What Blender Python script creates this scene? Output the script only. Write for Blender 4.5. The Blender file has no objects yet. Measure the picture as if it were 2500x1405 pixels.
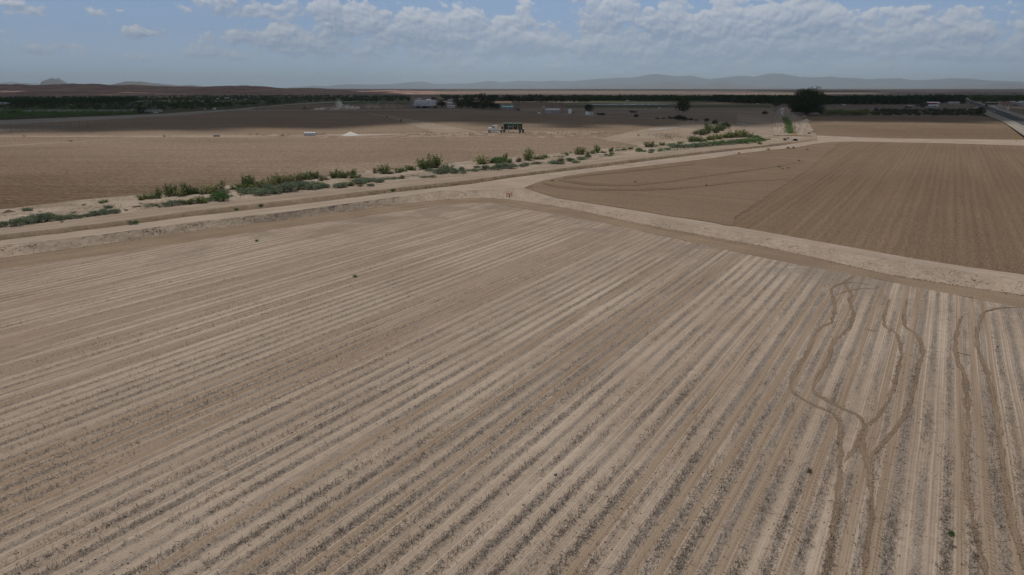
EXPOSURE = -0.18; DENOISE = True; HAZE = 2.8e-5
import bpy, math, random
import numpy as np
from mathutils import Vector, Matrix, Euler
R = math.radians
scene = bpy.context.scene
COL = scene.collection
rng = np.random.default_rng(7)
random.seed(7)
# ------------------------------------------------------------------ camera
H = 19.0
FPX = 2500 * 24 / 36.0
HORIZON = 216.0
PITCH = math.atan((702.5 - HORIZON) / FPX)
cp, sp = math.cos(PITCH), math.sin(PITCH)
cam_data = bpy.data.cameras.new('camera')
cam_data.lens = 24; cam_data.sensor_width = 36
cam_data.clip_start = 0.5; cam_data.clip_end = 200000
cam = bpy.data.objects.new('camera', cam_data)
cam.location = (0, 0, H); cam.rotation_euler = (math.pi / 2 - PITCH, 0, 0)
COL.objects.link(cam); scene.camera = cam

def ray(px, py):
    a = px - 1250.0; b = 702.5 - py
    return a, FPX * cp + b * sp, -FPX * sp + b * cp

def at(px, py, z=0.0):
    """ground point of the place seen at photo pixel px, py on level z"""
    x, y, d = ray(px, py)
    k = (z - H) / d
    return Vector((x * k, y * k, z))

def atn(px, py, z):
    x, y, d = ray(px, py)
    k = (z - H) / d
    return np.stack([x * k, y * k, z + 0 * k], -1)

def ppm(p):
    """photo pixels per metre at point p"""
    return FPX / (p[1] * cp + (H - p[2]) * sp)

# ------------------------------------------------------------------ noise
def _h(ix, iy, s):
    n = (ix.astype(np.int64) * 374761393 + iy.astype(np.int64) * 668265263 + s * 1442695041) & 0xffffffff
    n = ((n ^ (n >> 13)) * 1274126177) & 0xffffffff
    return ((n ^ (n >> 16)) & 0xffff) / 65535.0

def vn(x, y, s=0):
    x = np.asarray(x, float); y = np.asarray(y, float)
    ix = np.floor(x); iy = np.floor(y); fx = x - ix; fy = y - iy
    fx = fx * fx * (3 - 2 * fx); fy = fy * fy * (3 - 2 * fy)
    a = _h(ix, iy, s); b = _h(ix + 1, iy, s); c = _h(ix, iy + 1, s); d = _h(ix + 1, iy + 1, s)
    return (a * (1 - fx) + b * fx) * (1 - fy) + (c * (1 - fx) + d * fx) * fy

def fbm(x, y, o=4, s=0):
    v = 0; a = .5
    for i in range(o):
        v = v + a * (vn(x * 2 ** i, y * 2 ** i, s + i * 17) - .5) * 2
        a *= .5
    return v

# ------------------------------------------------------------------ meshes and objects
def mesh_np(name, V, F, uv=None, smooth=False, mats=(), midx=None):
    V = np.asarray(V, np.float32); F = np.asarray(F, np.int32)
    me = bpy.data.meshes.new(name)
    k = F.shape[1]
    me.vertices.add(len(V)); me.vertices.foreach_set('co', V.ravel())
    me.loops.add(F.size); me.loops.foreach_set('vertex_index', F.ravel())
    me.polygons.add(len(F))
    me.polygons.foreach_set('loop_start', np.arange(0, F.size, k, dtype=np.int32))
    me.polygons.foreach_set('loop_total', np.full(len(F), k, np.int32))
    if midx is not None:
        me.polygons.foreach_set('material_index', np.asarray(midx, np.int32))
    me.update(calc_edges=True)
    if uv is not None:
        l = me.uv_layers.new(name='UVMap')
        l.data.foreach_set('uv', np.asarray(uv, np.float32)[F.ravel()].ravel())
    if smooth:
        me.polygons.foreach_set('use_smooth', np.ones(len(F), bool))
    for m in mats: me.materials.append(m)
    return me

def link(name, me, parent=None, loc=None, rotz=0, scale=None):
    o = bpy.data.objects.new(name, me)
    COL.objects.link(o)
    if parent is not None: o.parent = parent
    if loc is not None: o.location = loc
    if rotz: o.rotation_euler[2] = rotz
    if scale is not None: o.scale = scale
    return o

def tag(o, label=None, cat=None, group=None, kind=None):
    if label: o['label'] = label
    if cat: o['category'] = cat
    if group: o['group'] = group
    if kind: o['kind'] = kind
    return o

def thing(name, label, cat, loc, rotz=0, group=None, scale=None):
    o = link(name, None, None, loc, rotz, scale)
    o.empty_display_size = 0.5
    return tag(o, label, cat, group)

class MB:
    def __init__(s): s.v = []; s.f = []
    def add(s, vs, fs):
        b = len(s.v); s.v += [tuple(v) for v in vs]; s.f += [tuple(i + b for i in f) for f in fs]; return s
    def box(s, c, d, rz=0, ry=0, taper=1.0):
        x, y, z = d[0] / 2, d[1] / 2, d[2] / 2
        m = Matrix.Rotation(rz, 3, 'Z') @ Matrix.Rotation(ry, 3, 'Y')
        vs = []
        for k in (-1, 1):
            t = taper if k > 0 else 1
            for a, b in ((-1, -1), (1, -1), (1, 1), (-1, 1)):
                vs.append(m @ Vector((a * x * t, b * y * t, k * z)) + Vector(c))
        return s.add(vs, [(3, 2, 1, 0), (4, 5, 6, 7), (0, 1, 5, 4), (1, 2, 6, 5), (2, 3, 7, 6), (3, 0, 4, 7)])
    def rod(s, p0, p1, r0, r1=None, n=8):
        r1 = r0 if r1 is None else r1
        p0 = Vector(p0); p1 = Vector(p1); d = (p1 - p0).normalized()
        u = d.orthogonal().normalized(); w = d.cross(u)
        vs = []
        for p, r in ((p0, r0), (p1, r1)):
            for i in range(n):
                a = 2 * math.pi * i / n
                vs.append(p + (u * math.cos(a) + w * math.sin(a)) * r)
        fs = [(i, (i + 1) % n, n + (i + 1) % n, n + i) for i in range(n)]
        fs += [tuple(range(n))[::-1], tuple(range(n, 2 * n))]
        return s.add(vs, fs)
    def ring(s, c, ax, R_, r, n=16, m=6):
        ax = Vector(ax).normalized(); u = ax.orthogonal().normalized(); w = ax.cross(u); vs = []
        for i in range(n):
            a = 2 * math.pi * i / n; d = u * math.cos(a) + w * math.sin(a)
            for j in range(m):
                b = 2 * math.pi * j / m
                vs.append(Vector(c) + d * (R_ + r * math.cos(b)) + ax * (r * math.sin(b)))
        fs = [(i * m + j, ((i + 1) % n) * m + j, ((i + 1) % n) * m + (j + 1) % m, i * m + (j + 1) % m) for i in range(n) for j in range(m)]
        return s.add(vs, fs)
    def prism(s, prof, y0, y1):
        """profile in x,z extruded along y"""
        n = len(prof)
        vs = [(x, y0, z) for x, z in prof] + [(x, y1, z) for x, z in prof]
        fs = [(i, (i + 1) % n, n + (i + 1) % n, n + i) for i in range(n)] + [tuple(range(n))[::-1], tuple(range(n, 2 * n))]
        return s.add(vs, fs)
    def lathe(s, prof, c=(0, 0, 0), n=14):
        c = Vector(c); vs = []
        for r, z in prof:
            for i in range(n):
                a = 2 * math.pi * i / n
                vs.append(c + Vector((r * math.cos(a), r * math.sin(a), z)))
        fs = []
        for k in range(len(prof) - 1):
            for i in range(n):
                fs.append((k * n + i, k * n + (i + 1) % n, (k + 1) * n + (i + 1) % n, (k + 1) * n + i))
        fs += [tuple(range(n))[::-1], tuple(range((len(prof) - 1) * n, len(prof) * n))]
        return s.add(vs, fs)
    def build(s, name, mat, parent=None, loc=None, rotz=0, bevel=0, smooth=False):
        me = bpy.data.meshes.new(name); me.from_pydata(s.v, [], s.f); me.update()
        me.materials.append(mat)
        if smooth:
            me.polygons.foreach_set('use_smooth', np.ones(len(me.polygons), bool))
        o = link(name, me, parent, loc, rotz)
        if bevel:
            m = o.modifiers.new('bevel', 'BEVEL'); m.width = bevel; m.segments = 2; m.limit_method = 'ANGLE'
        return o

# ------------------------------------------------------------------ node helpers
class G:
    def __init__(s, nt): s.nt = nt
    def n(s, t, ins=None, **kw):
        nd = s.nt.nodes.new(t)
        for k, v in kw.items(): setattr(nd, k, v)
        for k, v in (ins or {}).items(): s.set(nd.inputs[k], v)
        return nd
    def set(s, sock, v):
        if hasattr(v, 'is_output'): s.nt.links.new(v, sock)
        elif v is not None:
            if isinstance(v, (tuple, list)) and sock.type == 'RGBA' and len(v) == 3: v = (*v, 1)
            sock.default_value = v
    def m(s, op, a, b=None, c=None, clamp=False):
        nd = s.n('ShaderNodeMath', operation=op, use_clamp=clamp)
        s.set(nd.inputs[0], a); s.set(nd.inputs[1], b); s.set(nd.inputs[2], c)
        return nd.outputs[0]
    def vm(s, op, a, b=None):
        nd = s.n('ShaderNodeVectorMath', operation=op)
        s.set(nd.inputs[0], a); s.set(nd.inputs[1], b)
        return nd.outputs['Value' if op in ('DOT_PRODUCT', 'LENGTH') else 'Vector']
    def xyz(s, x, y, z=0.0):
        return s.n('ShaderNodeCombineXYZ', {0: x, 1: y, 2: z}).outputs[0]
    def sep(s, v):
        return s.n('ShaderNodeSeparateXYZ', {0: v}).outputs
    def noise(s, v, scale, det=3, rough=.55, dist=0.0):
        return s.n('ShaderNodeTexNoise', {'Vector': v, 'Scale': scale, 'Detail': det, 'Roughness': rough, 'Distortion': dist}).outputs['Fac']
    def ss(s, v, a, b, lo=0.0, hi=1.0):
        return s.n('ShaderNodeMapRange', {'Value': v, 'From Min': a, 'From Max': b, 'To Min': lo, 'To Max': hi}, interpolation_type='SMOOTHSTEP').outputs[0]
    def mix(s, f, a, b):
        nd = s.n('ShaderNodeMix', data_type='RGBA')
        s.set(nd.inputs['Factor'], f); s.set(nd.inputs[6], a); s.set(nd.inputs[7], b)
        return nd.outputs[2]
    def scalec(s, c, f):
        nd = s.n('ShaderNodeVectorMath', operation='SCALE'); s.set(nd.inputs[0], c if hasattr(c, 'is_output') else tuple(c)); s.set(nd.inputs[3], f)
        return nd.outputs[0]

def mat(name):
    m = bpy.data.materials.new(name); m.use_nodes = True
    nt = m.node_tree; nt.nodes.clear()
    g = G(nt)
    out = g.n('ShaderNodeOutputMaterial')
    return m, g, out

def finish(g, out, col, rough=.95, bump=None, bstr=.5, bdist=.05, metal=0.0, spec=.2):
    ins = {'Base Color': col, 'Roughness': rough, 'Metallic': metal, 'Specular IOR Level': spec}
    p = g.n('ShaderNodeBsdfPrincipled', ins)
    if bump is not None:
        b = g.n('ShaderNodeBump', {'Height': bump, 'Strength': bstr, 'Distance': bdist})
        g.set(p.inputs['Normal'], b.outputs[0])
    g.nt.links.new(p.outputs[0], out.inputs[0])
    return p

def pos(g): return g.n('ShaderNodeNewGeometry').outputs['Position']

def simple(name, col, rough=.6, var=.18, scale=1.5, metal=0.0, dirt=None, spec=.3):
    m, g, out = mat(name)
    tc = g.n('ShaderNodeTexCoord').outputs['Object']
    n = g.noise(tc, scale, 4, .6)
    c = g.scalec(col, g.ss(n, .25, .75, 1 - var, 1 + var))
    if dirt:
        d = g.ss(g.noise(tc, scale * .7, 5, .65), .48, .66)
        c = g.mix(d, c, (*dirt, 1))
    finish(g, out, c, rough, metal=metal, spec=spec)
    return m

ROWA = R(31.9)           # direction the crop rows run, from +Y towards +X
RD = (math.sin(ROWA), math.cos(ROWA), 0); RU = (math.cos(ROWA), -math.sin(ROWA), 0)

def soil(name, ca, cb, cdark=None, period=None, rdir=None, ramp=.25, clod=3.0, clodamt=.35, big=.02, bigamt=.3, bstr=.5, fleck=None, grad=None):
    m, g, out = mat(name)
    p = pos(g)
    nb = g.noise(p, big, 4, .6, .4)
    f_ = g.ss(nb, .5 - bigamt, .5 + bigamt)
    if grad:
        gd = g.vm('DOT_PRODUCT', p, grad[0])
        f_ = g.m('ADD', g.m('MULTIPLY', f_, .3), g.m('MULTIPLY', g.ss(g.m('ADD', gd, g.m('MULTIPLY', g.m('SUBTRACT', nb, .5), 60.0)), grad[1], grad[2]), .7))
    c = g.mix(f_, ca, cb)
    nm = g.noise(p, .35, 4, .6)
    c = g.scalec(c, g.ss(nm, .25, .75, .9 if not fleck else .97, 1.1 if not fleck else 1.03))
    nf = g.noise(p, clod, 3 if not fleck else 5, .65 if not fleck else .8)
    h = nf
    if period:
        u = g.vm('DOT_PRODUCT', p, rdir); v = g.vm('DOT_PRODUCT', p, (-rdir[1], rdir[0], 0))
        w = g.noise(g.xyz(g.m('MULTIPLY', u, .5), g.m('MULTIPLY', v, .02)), 1.0, 3)
        st = g.m('SINE', g.m('MULTIPLY', g.m('ADD', u, g.m('MULTIPLY', w, .5)), 2 * math.pi / period))
        ls = g.noise(g.xyz(g.m('MULTIPLY', u, 1.1 / period), g.m('MULTIPLY', v, .012)), 1.0, 3, .7)
        ls2 = g.noise(g.xyz(g.m('MULTIPLY', u, .16 / period), g.m('MULTIPLY', v, .004)), 1.0, 3, .7)
        k = g.m('ADD', g.m('MULTIPLY', st, .16), g.m('ADD', g.m('MULTIPLY', g.m('SUBTRACT', ls, .5), 2.0), g.m('MULTIPLY', g.m('SUBTRACT', ls2, .5), 1.6)))
        c = g.scalec(c, g.m('ADD', 1.0, g.m('MULTIPLY', k, ramp)))
        h = g.m('ADD', h, g.m('MULTIPLY', st, .35))
    d = g.ss(nf, .36, .62, 1 - clodamt, 1 + clodamt * .35)
    c = g.scalec(c, d)
    if cdark:
        dd = g.ss(g.noise(p, clod * .45, 4, .7), .60, .72)
        c = g.mix(g.m('MULTIPLY', dd, .8), c, (*cdark, 1))
    finish(g, out, c, .97, h, bstr, .12, spec=.05)
    return m

def track(name, ca, cb, cdark, along=.05, across=10.0, clod=4.0, dk=.62, streak=.5, ruts=False, ragged=False):
    """soil with ruts running along the strip's u direction (uv: metres along, 0..1 across)"""
    m, g, out = mat(name)
    p = pos(g)
    uv = g.n('ShaderNodeTexCoord').outputs['UV']
    s = g.sep(uv)
    st = g.noise(g.xyz(g.m('MULTIPLY', s[0], along), g.m('MULTIPLY', s[1], across)), 1.0, 4, .65)
    c = g.mix(g.m('MULTIPLY', g.ss(st, .35, .66), streak * 2, clamp=True), ca, cb)
    nf = g.noise(p, clod, 4, .65)
    c = g.scalec(c, g.ss(nf, .3, .7, .84, 1.08))
    nb = g.noise(p, .15, 3, .6)
    c = g.scalec(c, g.ss(nb, .3, .7, .9, 1.08))
    dd = g.m('MULTIPLY', g.ss(g.noise(p, 1.3, 5, .7), dk, dk + .1), .75)
    c = g.mix(dd, c, (*cdark, 1))
    h = g.m('ADD', nf, g.m('MULTIPLY', st, 1.2))
    if ruts:            # two pairs of wheel ruts worn along the road
        wv = g.m('ADD', s[1], g.m('MULTIPLY', g.m('SUBTRACT', g.noise(g.xyz(g.m('MULTIPLY', s[0], .03), 0.0), 1.0, 2), .5), .16))
        k = None
        for v0, wd in ((.24, .045), (.40, .05), (.60, .045), (.76, .04)):
            q = g.ss(g.m('ABSOLUTE', g.m('SUBTRACT', wv, v0)), wd, wd * .3)
            k = q if k is None else g.m('MAXIMUM', k, q)
        k = g.m('MULTIPLY', k, g.ss(g.noise(g.xyz(g.m('MULTIPLY', s[0], .12), g.m('MULTIPLY', s[1], 5.0)), 1.0, 3), .36, .56))
        c = g.mix(g.m('MULTIPLY', k, .62), c, cb if ca[0] > .27 else ca)
        c = g.scalec(c, g.m('SUBTRACT', 1.0, g.m('MULTIPLY', k, .20)))
        h = g.m('SUBTRACT', h, g.m('MULTIPLY', k, .8))
    pb = finish(g, out, c, .97, h, .5, .08, spec=.05)
    if ragged:          # broken crumbling edges
        e = g.m('SUBTRACT', 1.0, g.m('ABSOLUTE', g.m('SUBTRACT', g.m('MULTIPLY', s[1], 2.0), 1.0)))
        al = g.ss(g.m('ADD', e, g.m('ADD', g.m('MULTIPLY', g.m('SUBTRACT', g.noise(p, 4.5, 4, .75), .5), 2.6), g.m('MULTIPLY', g.m('SUBTRACT', g.noise(p, .5, 3), .5), 1.4))), .12, .42)
        tr = g.n('ShaderNodeBsdfTransparent'); mx = g.n('ShaderNodeMixShader', {0: al, 1: tr.outputs[0], 2: pb.outputs[0]})
        g.nt.links.new(mx.outputs[0], out.inputs[0])
    return m

def leaf(name, col, col2=None, tips=None, transl=.25):
    m, g, out = mat(name)
    tc = g.n('ShaderNodeTexCoord').outputs['Object']
    oi = g.n('ShaderNodeObjectInfo').outputs['Random']
    n = g.noise(tc, 1.7, 3, .6)
    c = g.mix(g.ss(n, .32, .68), col, col2 or tuple(x * 1.5 for x in col))
    if tips:
        c = g.mix(g.ss(g.noise(tc, 4.0, 2), .52, .6), c, (*tips, 1))
    c = g.scalec(c, g.m('ADD', .82, g.m('MULTIPLY', oi, .4)))
    d = g.n('ShaderNodeBsdfDiffuse', {'Color': c, 'Roughness': .5})
    t = g.n('ShaderNodeBsdfTranslucent', {'Color': c})
    x = g.n('ShaderNodeMixShader', {0: transl, 1: d.outputs[0], 2: t.outputs[0]})
    g.nt.links.new(x.outputs[0], out.inputs[0])
    return m

# ------------------------------------------------------------------ lofted ground strips
def poly(pts):
    a = np.array(pts, float)
    def f(x):
        x = np.asarray(x, float)
        y = np.interp(x, a[:, 0], a[:, 1])
        for i, j, side in ((0, 1, x < a[0, 0]), (-1, -2, x > a[-1, 0])):
            s = (a[i, 1] - a[j, 1]) / (a[i, 0] - a[j, 0])
            y = np.where(side, a[i, 1] + (x - a[i, 0]) * s, y)
        return y
    return f

def smooth_poly(pts, w=40):
    f = poly(pts)
    def g(x):
        x = np.asarray(x, float); acc = 0
        for k in (-1, -.6, -.2, .2, .6, 1): acc = acc + f(x + k * w)
        return acc / 6
    return g

def loft(name, fa, fb, za, zb, x0, x1, nx, ny, material, amp=0.0, nsc=1.0, zprof=None, by_y=False, wob=0.0, label=None, cat=None, kind='structure', rill=0.0, s=0):
    """ground strip between two boundary lines of the place; za/zb levels"""
    X = np.linspace(x0, x1, nx)
    A = fa(X); B = fb(X)
    T = np.linspace(0, 1, ny)
    PX = np.repeat(X[:, None], ny, 1); PY = A[:, None] * (1 - T) + B[:, None] * T
    ZA = za(X)[:, None] if callable(za) else za
    ZB = zb(X)[:, None] if callable(zb) else zb
    Z = ZA * (1 - T)[None] + ZB * T[None] + 0 * PX
    if zprof is not None:       # cross-section shaped between the two edges
        PA = atn(A, X, Z[:, 0]) if by_y else atn(X, A, Z[:, 0])
        PB = atn(B, X, Z[:, -1]) if by_y else atn(X, B, Z[:, -1])
        P = PA[:, None] * (1 - T)[None, :, None] + PB[:, None] * T[None, :, None]
        P[..., 2] += zprof(PX, T[None] + 0 * PX)
    else:
        P = atn(PY, PX, Z) if by_y else atn(PX, PY, Z)
    if wob:
        nrm = vn(P[..., 0] * .6, P[..., 1] * .6, 5 + s) - .5
        edge = ((T < 1e-6) | (T > 1 - 1e-6))[None]
        P[..., 1] += np.where(edge, nrm * wob, 0)
    if amp:
        win = np.minimum(1, np.minimum(T, 1 - T) * 6)[None]
        d = fbm(P[..., 0] / nsc, P[..., 1] / nsc, 4, 3 + s)
        if rill:
            along = P[..., 0] * .97 + P[..., 1] * .25
            d = d - rill * np.maximum(0, fbm(along / .5, P[..., 1] / 6, 3, 9)) * 1.4
        P[..., 2] += amp * win * d
    i = np.arange(nx - 1)[:, None] * ny + np.arange(ny - 1)[None]
    F = np.stack([i, i + 1, i + ny + 1, i + ny], -1).reshape(-1, 4)
    c = P[:, ny // 2]
    L = np.concatenate([[0], np.cumsum(np.linalg.norm(np.diff(c, axis=0), axis=1))])
    uv = np.stack([np.repeat(L[:, None], ny, 1), np.repeat(T[None], nx, 0)], -1).reshape(-1, 2)
    V = P.reshape(-1, 3)
    # face up
    a, b, cc = V[F[len(F) // 2][:3]]
    if np.cross(b - a, cc - a)[2] < 0: F = F[:, ::-1]
    me = mesh_np(name, V, F, uv, True, [material])
    o = link(name, me)
    tag(o, label, cat, None, kind)
    return o
# ------------------------------------------------------------------ light and sky
SUN_EL = R(73); SUN_AZ = R(-28)
SV = Vector((math.sin(SUN_AZ) * math.cos(SUN_EL), math.cos(SUN_AZ) * math.cos(SUN_EL), math.sin(SUN_EL)))
sd = bpy.data.lights.new('sun', 'SUN'); sd.energy = 2.95; sd.angle = R(0.53); sd.color = (1.0, .935, .86)
so = bpy.data.objects.new('sun', sd); COL.objects.link(so)
so.rotation_euler = (-SV).to_track_quat('-Z', 'Y').to_euler()

def dirpx(px, py):
    x, y, d = ray(px, py)
    return math.degrees(math.atan2(x, y)), math.degrees(math.atan2(d, math.hypot(x, y)))

w = bpy.data.worlds.new('World'); scene.world = w; w.use_nodes = True
nt = w.node_tree; nt.nodes.clear(); g = G(nt)
out = g.n('ShaderNodeOutputWorld')
sky = g.n('ShaderNodeTexSky', sky_type='NISHITA', sun_disc=False, sun_elevation=SUN_EL, sun_rotation=SUN_AZ, altitude=900, air_density=1.0, dust_density=1.2, ozone_density=1.5)
dv = g.n('ShaderNodeTexCoord').outputs['Generated']
dx, dy, dz = g.sep(dv)
az = g.m('MULTIPLY', g.m('ARCTAN2', dx, dy), 57.2958)
el = g.m('MULTIPLY', g.m('ARCSINE', dz), 57.2958)
# cloud heaps seen in the sky: photo px centre, half sizes in px, weight
HEAPS = [(20, 14, 150, 16, .30), (640, 16, 170, 20, .30), (540, 36, 60, 8, .2), (815, 28, 46, 24, .40), (700, 60, 110, 40, .13), (330, 80, 40, 16, .26), (400, 84, 40, 10, .22),
         (110, 118, 80, 16, .28), (460, 130, 60, 14, .24), (620, 90, 80, 14, .26), (700, 100, 110, 30, .24), (860, 80, 70, 36, .26),
         (985, 50, 90, 42, .36), (1060, 80, 60, 44, .22), (1170, 60, 80, 42, .30), (1250, 80, 70, 40, .2), (1160, 110, 120, 24, .26), (1290, 50, 30, 40, .25),
         (1495, 26, 84, 44, .46), (1480, 85, 80, 40, .16), (1640, 40, 56, 70, .32), (1800, 50, 120, 50, .34), (1990, 20, 70, 44, .34), (1900, 90, 150, 50, .25), (1700, 90, 100, 40, .22),
         (2140, 60, 130, 40, .24), (2330, 20, 180, 26, .26), (2400, 80, 160, 50, .24), (2250, 100, 160, 40, .2), (1400, 120, 140, 30, .14), (1180, 5, 60, 5, .25), (1820, 0, 80, 5, .3),
         (90, 122, 60, 12, 0.21), (190, 108, 50, 10, 0.18), (320, 140, 60, 12, 0.21), (560, 135, 70, 14, 0.25), (760, 125, 80, 16, 0.25), (960, 130, 90, 18, 0.28), (1120, 140, 90, 14, 0.25), (1330, 110, 90, 24, 0.35), (1500, 130, 110, 22, 0.32), (1700, 135, 120, 22, 0.32), (1880, 130, 110, 22, 0.32), (2060, 120, 120, 26, 0.35), (2260, 140, 130, 20, 0.32), (2440, 140, 100, 20, 0.32), (1600, 160, 160, 12, 0.21), (2100, 165, 200, 12, 0.21), (1200, 165, 180, 12, 0.18), (2000, 70, 60, 30, 0.35)]
def cloud(azs, els, det):
    q = g.xyz(g.m('MULTIPLY', azs, .30), g.m('MULTIPLY', els, .44))
    warp = g.n('ShaderNodeTexNoise', {'Vector': q, 'Scale': 2.2, 'Detail': 4.0}).outputs['Color']
    q2 = g.vm('ADD', q, g.scalec(g.vm('SUBTRACT', warp, (.5, .5, .5)), .55))
    n1 = g.m('SUBTRACT', g.noise(q, 1.0, det, .60, .1), .5)
    v = None
    for sc, wt in ((1.5, .34), (3.6, .20), (8.5, .10)):
        d = g.n('ShaderNodeTexVoronoi', {'Vector': q2, 'Scale': sc}, voronoi_dimensions='2D').outputs['Distance']
        k = g.m('MULTIPLY', g.m('SUBTRACT', .42, d), wt)
        v = k if v is None else g.m('ADD', v, k)
    return g.m('ADD', g.m('MULTIPLY', n1, 1.0), v)
acc = None; accg = None
for px, py, rx, ry, wt in HEAPS:
    a0, e0 = dirpx(px, py); a1, e1 = dirpx(px + rx, py - ry)
    ddx = g.m('DIVIDE', g.m('SUBTRACT', az, a0), max(.3, abs(a1 - a0)))
    ddy = g.m('DIVIDE', g.m('SUBTRACT', el, e0), max(.12, abs(e1 - e0)))
    r2 = g.m('ADD', g.m('MULTIPLY', ddx, ddx), g.m('MULTIPLY', ddy, ddy))
    k = g.m('MULTIPLY', g.m('EXPONENT', g.m('MULTIPLY', r2, -.7)), wt)
    acc = k if acc is None else g.m('ADD', acc, k)
    kg = g.m('MULTIPLY', k, ddy)
    accg = kg if accg is None else g.m('ADD', accg, kg)
n0 = cloud(az, el, 10)
nb0 = cloud(az, el, 4); nb1 = cloud(g.m('ADD', az, -.16), g.m('ADD', el, .26), 4)
base = g.ss(az, -30, 30, -.205, -.20)
hi = g.ss(el, 7.0, 16, 0, .62)
dens = g.m('ADD', g.m('ADD', n0, acc), g.m('ADD', base, hi))
cover = g.ss(dens, -.01, .11)
relief = g.m('MULTIPLY', g.m('SUBTRACT', nb0, nb1), 2.6)
lit = g.m('ADD', g.m('ADD', .40, relief), g.m('MULTIPLY', accg, 1.5), clamp=True)
lit = g.m('MULTIPLY', lit, g.ss(dens, .75, .25, .7, 1.0))
ccol = g.mix(lit, (.335, .425, .575, 1), (.63, .675, .745, 1))
overhead = g.ss(el, 8, 20)
ccol = g.mix(overhead, ccol, g.mix(lit, (.20, .205, .215, 1), (.34, .34, .335, 1)))
bl = g.scalec(sky.outputs[0], 0.065)
# low sky brightened by a hand-set pale blue
veil = g.mix(g.ss(el, 6.0, 11.0, .94, .10), bl, g.mix(g.ss(el, 0, 7), (.47, .605, .78, 1), (.315, .46, .70, 1)))
col = g.mix(g.m('MULTIPLY', cover, g.ss(el, -.2, 4.5, .35, .93)), veil, ccol)
# more cloud overhead, out of the picture, keeps the light soft
bg = g.n('ShaderNodeBackground', {'Color': col, 'Strength': 1.0})
nt.links.new(bg.outputs[0], out.inputs[0])

vs = scene.view_settings; vs.view_transform = 'Standard'; vs.look = 'None'; vs.exposure = EXPOSURE; vs.gamma = 1
cy = scene.cycles
cy.max_bounces = 5; cy.diffuse_bounces = 4; cy.glossy_bounces = 2; cy.transmission_bounces = 4; cy.transparent_max_bounces = 6; cy.volume_bounces = 2
cy.use_adaptive_sampling = False
cy.use_denoising = DENOISE
try:
    cy.denoiser = 'OPENIMAGEDENOISE'; cy.denoising_input_passes = 'RGB_ALBEDO_NORMAL'; cy.denoising_prefilter = 'NONE'
except Exception: pass
cy.sample_clamp_indirect = 4

# haze
hz = MB(); ZB, ZT, HX = -3.6, 1250.0, 92000.0
hz.box((0, HX * .35, (ZB + ZT) / 2), (2 * HX, 2 * HX, ZT - ZB))
m, gg, out = mat('haze_air')
pv = gg.n('ShaderNodeVolumePrincipled', {'Color': (.70, .87, 1.0, 1), 'Density': HAZE, 'Anisotropy': .1})
m.node_tree.links.new(pv.outputs[0], out.inputs['Volume'])
m.volume_intersection_method if False else None
tag(hz.build('haze', m), 'pale blue dust haze over the whole valley', 'haze', None, 'stuff')

# clouds overhead, whose shadows darken the far fields
CB = 3000.0
off = (SV.x / SV.z * CB, SV.y / SV.z * CB)
bpts = [at(x, y) for x, y in ((-900, 321), (-300, 321), (100, 320), (500, 318), (760, 314), (900, 309), (1050, 303), (1250, 304), (1400, 310), (1520, 314), (1650, 311), (1800, 306), (2000, 303), (2200, 300), (2500, 300), (3200, 300))]
bx = [p.x for p in bpts]; by = [p.y for p in bpts]
def cover_near(X, Y):
    yb = np.interp(X, bx, by) + 26 * fbm(X / 60, Y / 90, 3, 21)
    rag = _h(np.round(X / 12), np.round(Y / 12), 9) * 1.0
    e = (Y - yb + 38) / 80 - rag; e = np.where((Y - yb) > 60, np.maximum(e, .3), e)
    e = np.minimum(e, (2250 - Y) / 260)
    hole = fbm(X / 260, Y / 110, 4, 31)
    streak = np.where(hole > .34, -1, 1)
    return np.where(streak < 0, -.2, np.clip(e, -1, 1.2))
def cloud_mesh(name, fn, x0, x1, y0, y1, step, thick, label):
    xs = np.arange(x0, x1, step); ys = np.arange(y0, y1, step)
    X, Y = np.meshgrid(xs, ys, indexing='ij')
    e = fn(X, Y)
    ok = e > 0
    idx = -np.ones(X.shape, int); cell = ok[:-1, :-1] & ok[1:, :-1] & ok[:-1, 1:] & ok[1:, 1:]
    nx, ny = X.shape; top = np.arange(nx * ny).reshape(nx, ny); bot = top + nx * ny
    hgt = thick * np.clip(e, 0, 1) ** .5 * (.55 + .9 * np.abs(fbm(X / (step * 9), Y / (step * 9), 4, 41))) + 4
    P1 = np.stack([X + off[0], Y + off[1], CB + hgt], -1).reshape(-1, 3)
    P0 = np.stack([X + off[0], Y + off[1], CB - 18 * np.clip(e, 0, 1) * (1 + fbm(X / (step * 6), Y / (step * 6), 3, 43))], -1).reshape(-1, 3)
    F = []
    I, J = np.nonzero(cell)
    a, b, c, d = top[I, J], top[I + 1, J], top[I + 1, J + 1], top[I, J + 1]
    F.append(np.stack([a, b, c, d], -1)); F.append(np.stack([bot[I, J + 1], bot[I + 1, J + 1], bot[I + 1, J], bot[I, J]], -1))
    cp_ = np.pad(cell, 1)
    for di, dj, e0, e1 in ((-1, 0, (0, 0), (0, 1)), (1, 0, (1, 1), (1, 0)), (0, -1, (1, 0), (0, 0)), (0, 1, (0, 1), (1, 1))):
        mm = cell & ~cp_[1 + di:cp_.shape[0] - 1 + di, 1 + dj:cp_.shape[1] - 1 + dj]
        I, J = np.nonzero(mm)
        F.append(np.stack([top[I + e0[0], J + e0[1]], top[I + e1[0], J + e1[1]], bot[I + e1[0], J + e1[1]], bot[I + e0[0], J + e0[1]]], -1))
    F = np.concatenate(F)
    V = np.concatenate([P1, P0])
    used = np.unique(F); remap = -np.ones(len(V), int); remap[used] = np.arange(len(used))
    me = mesh_np(name, V[used], remap[F], None, True, [M_CLOUD])
    tag(link(name, me), label, 'clouds', None, 'stuff')
M_CLOUD, gg, out = mat('cloud_vapour')
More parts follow.
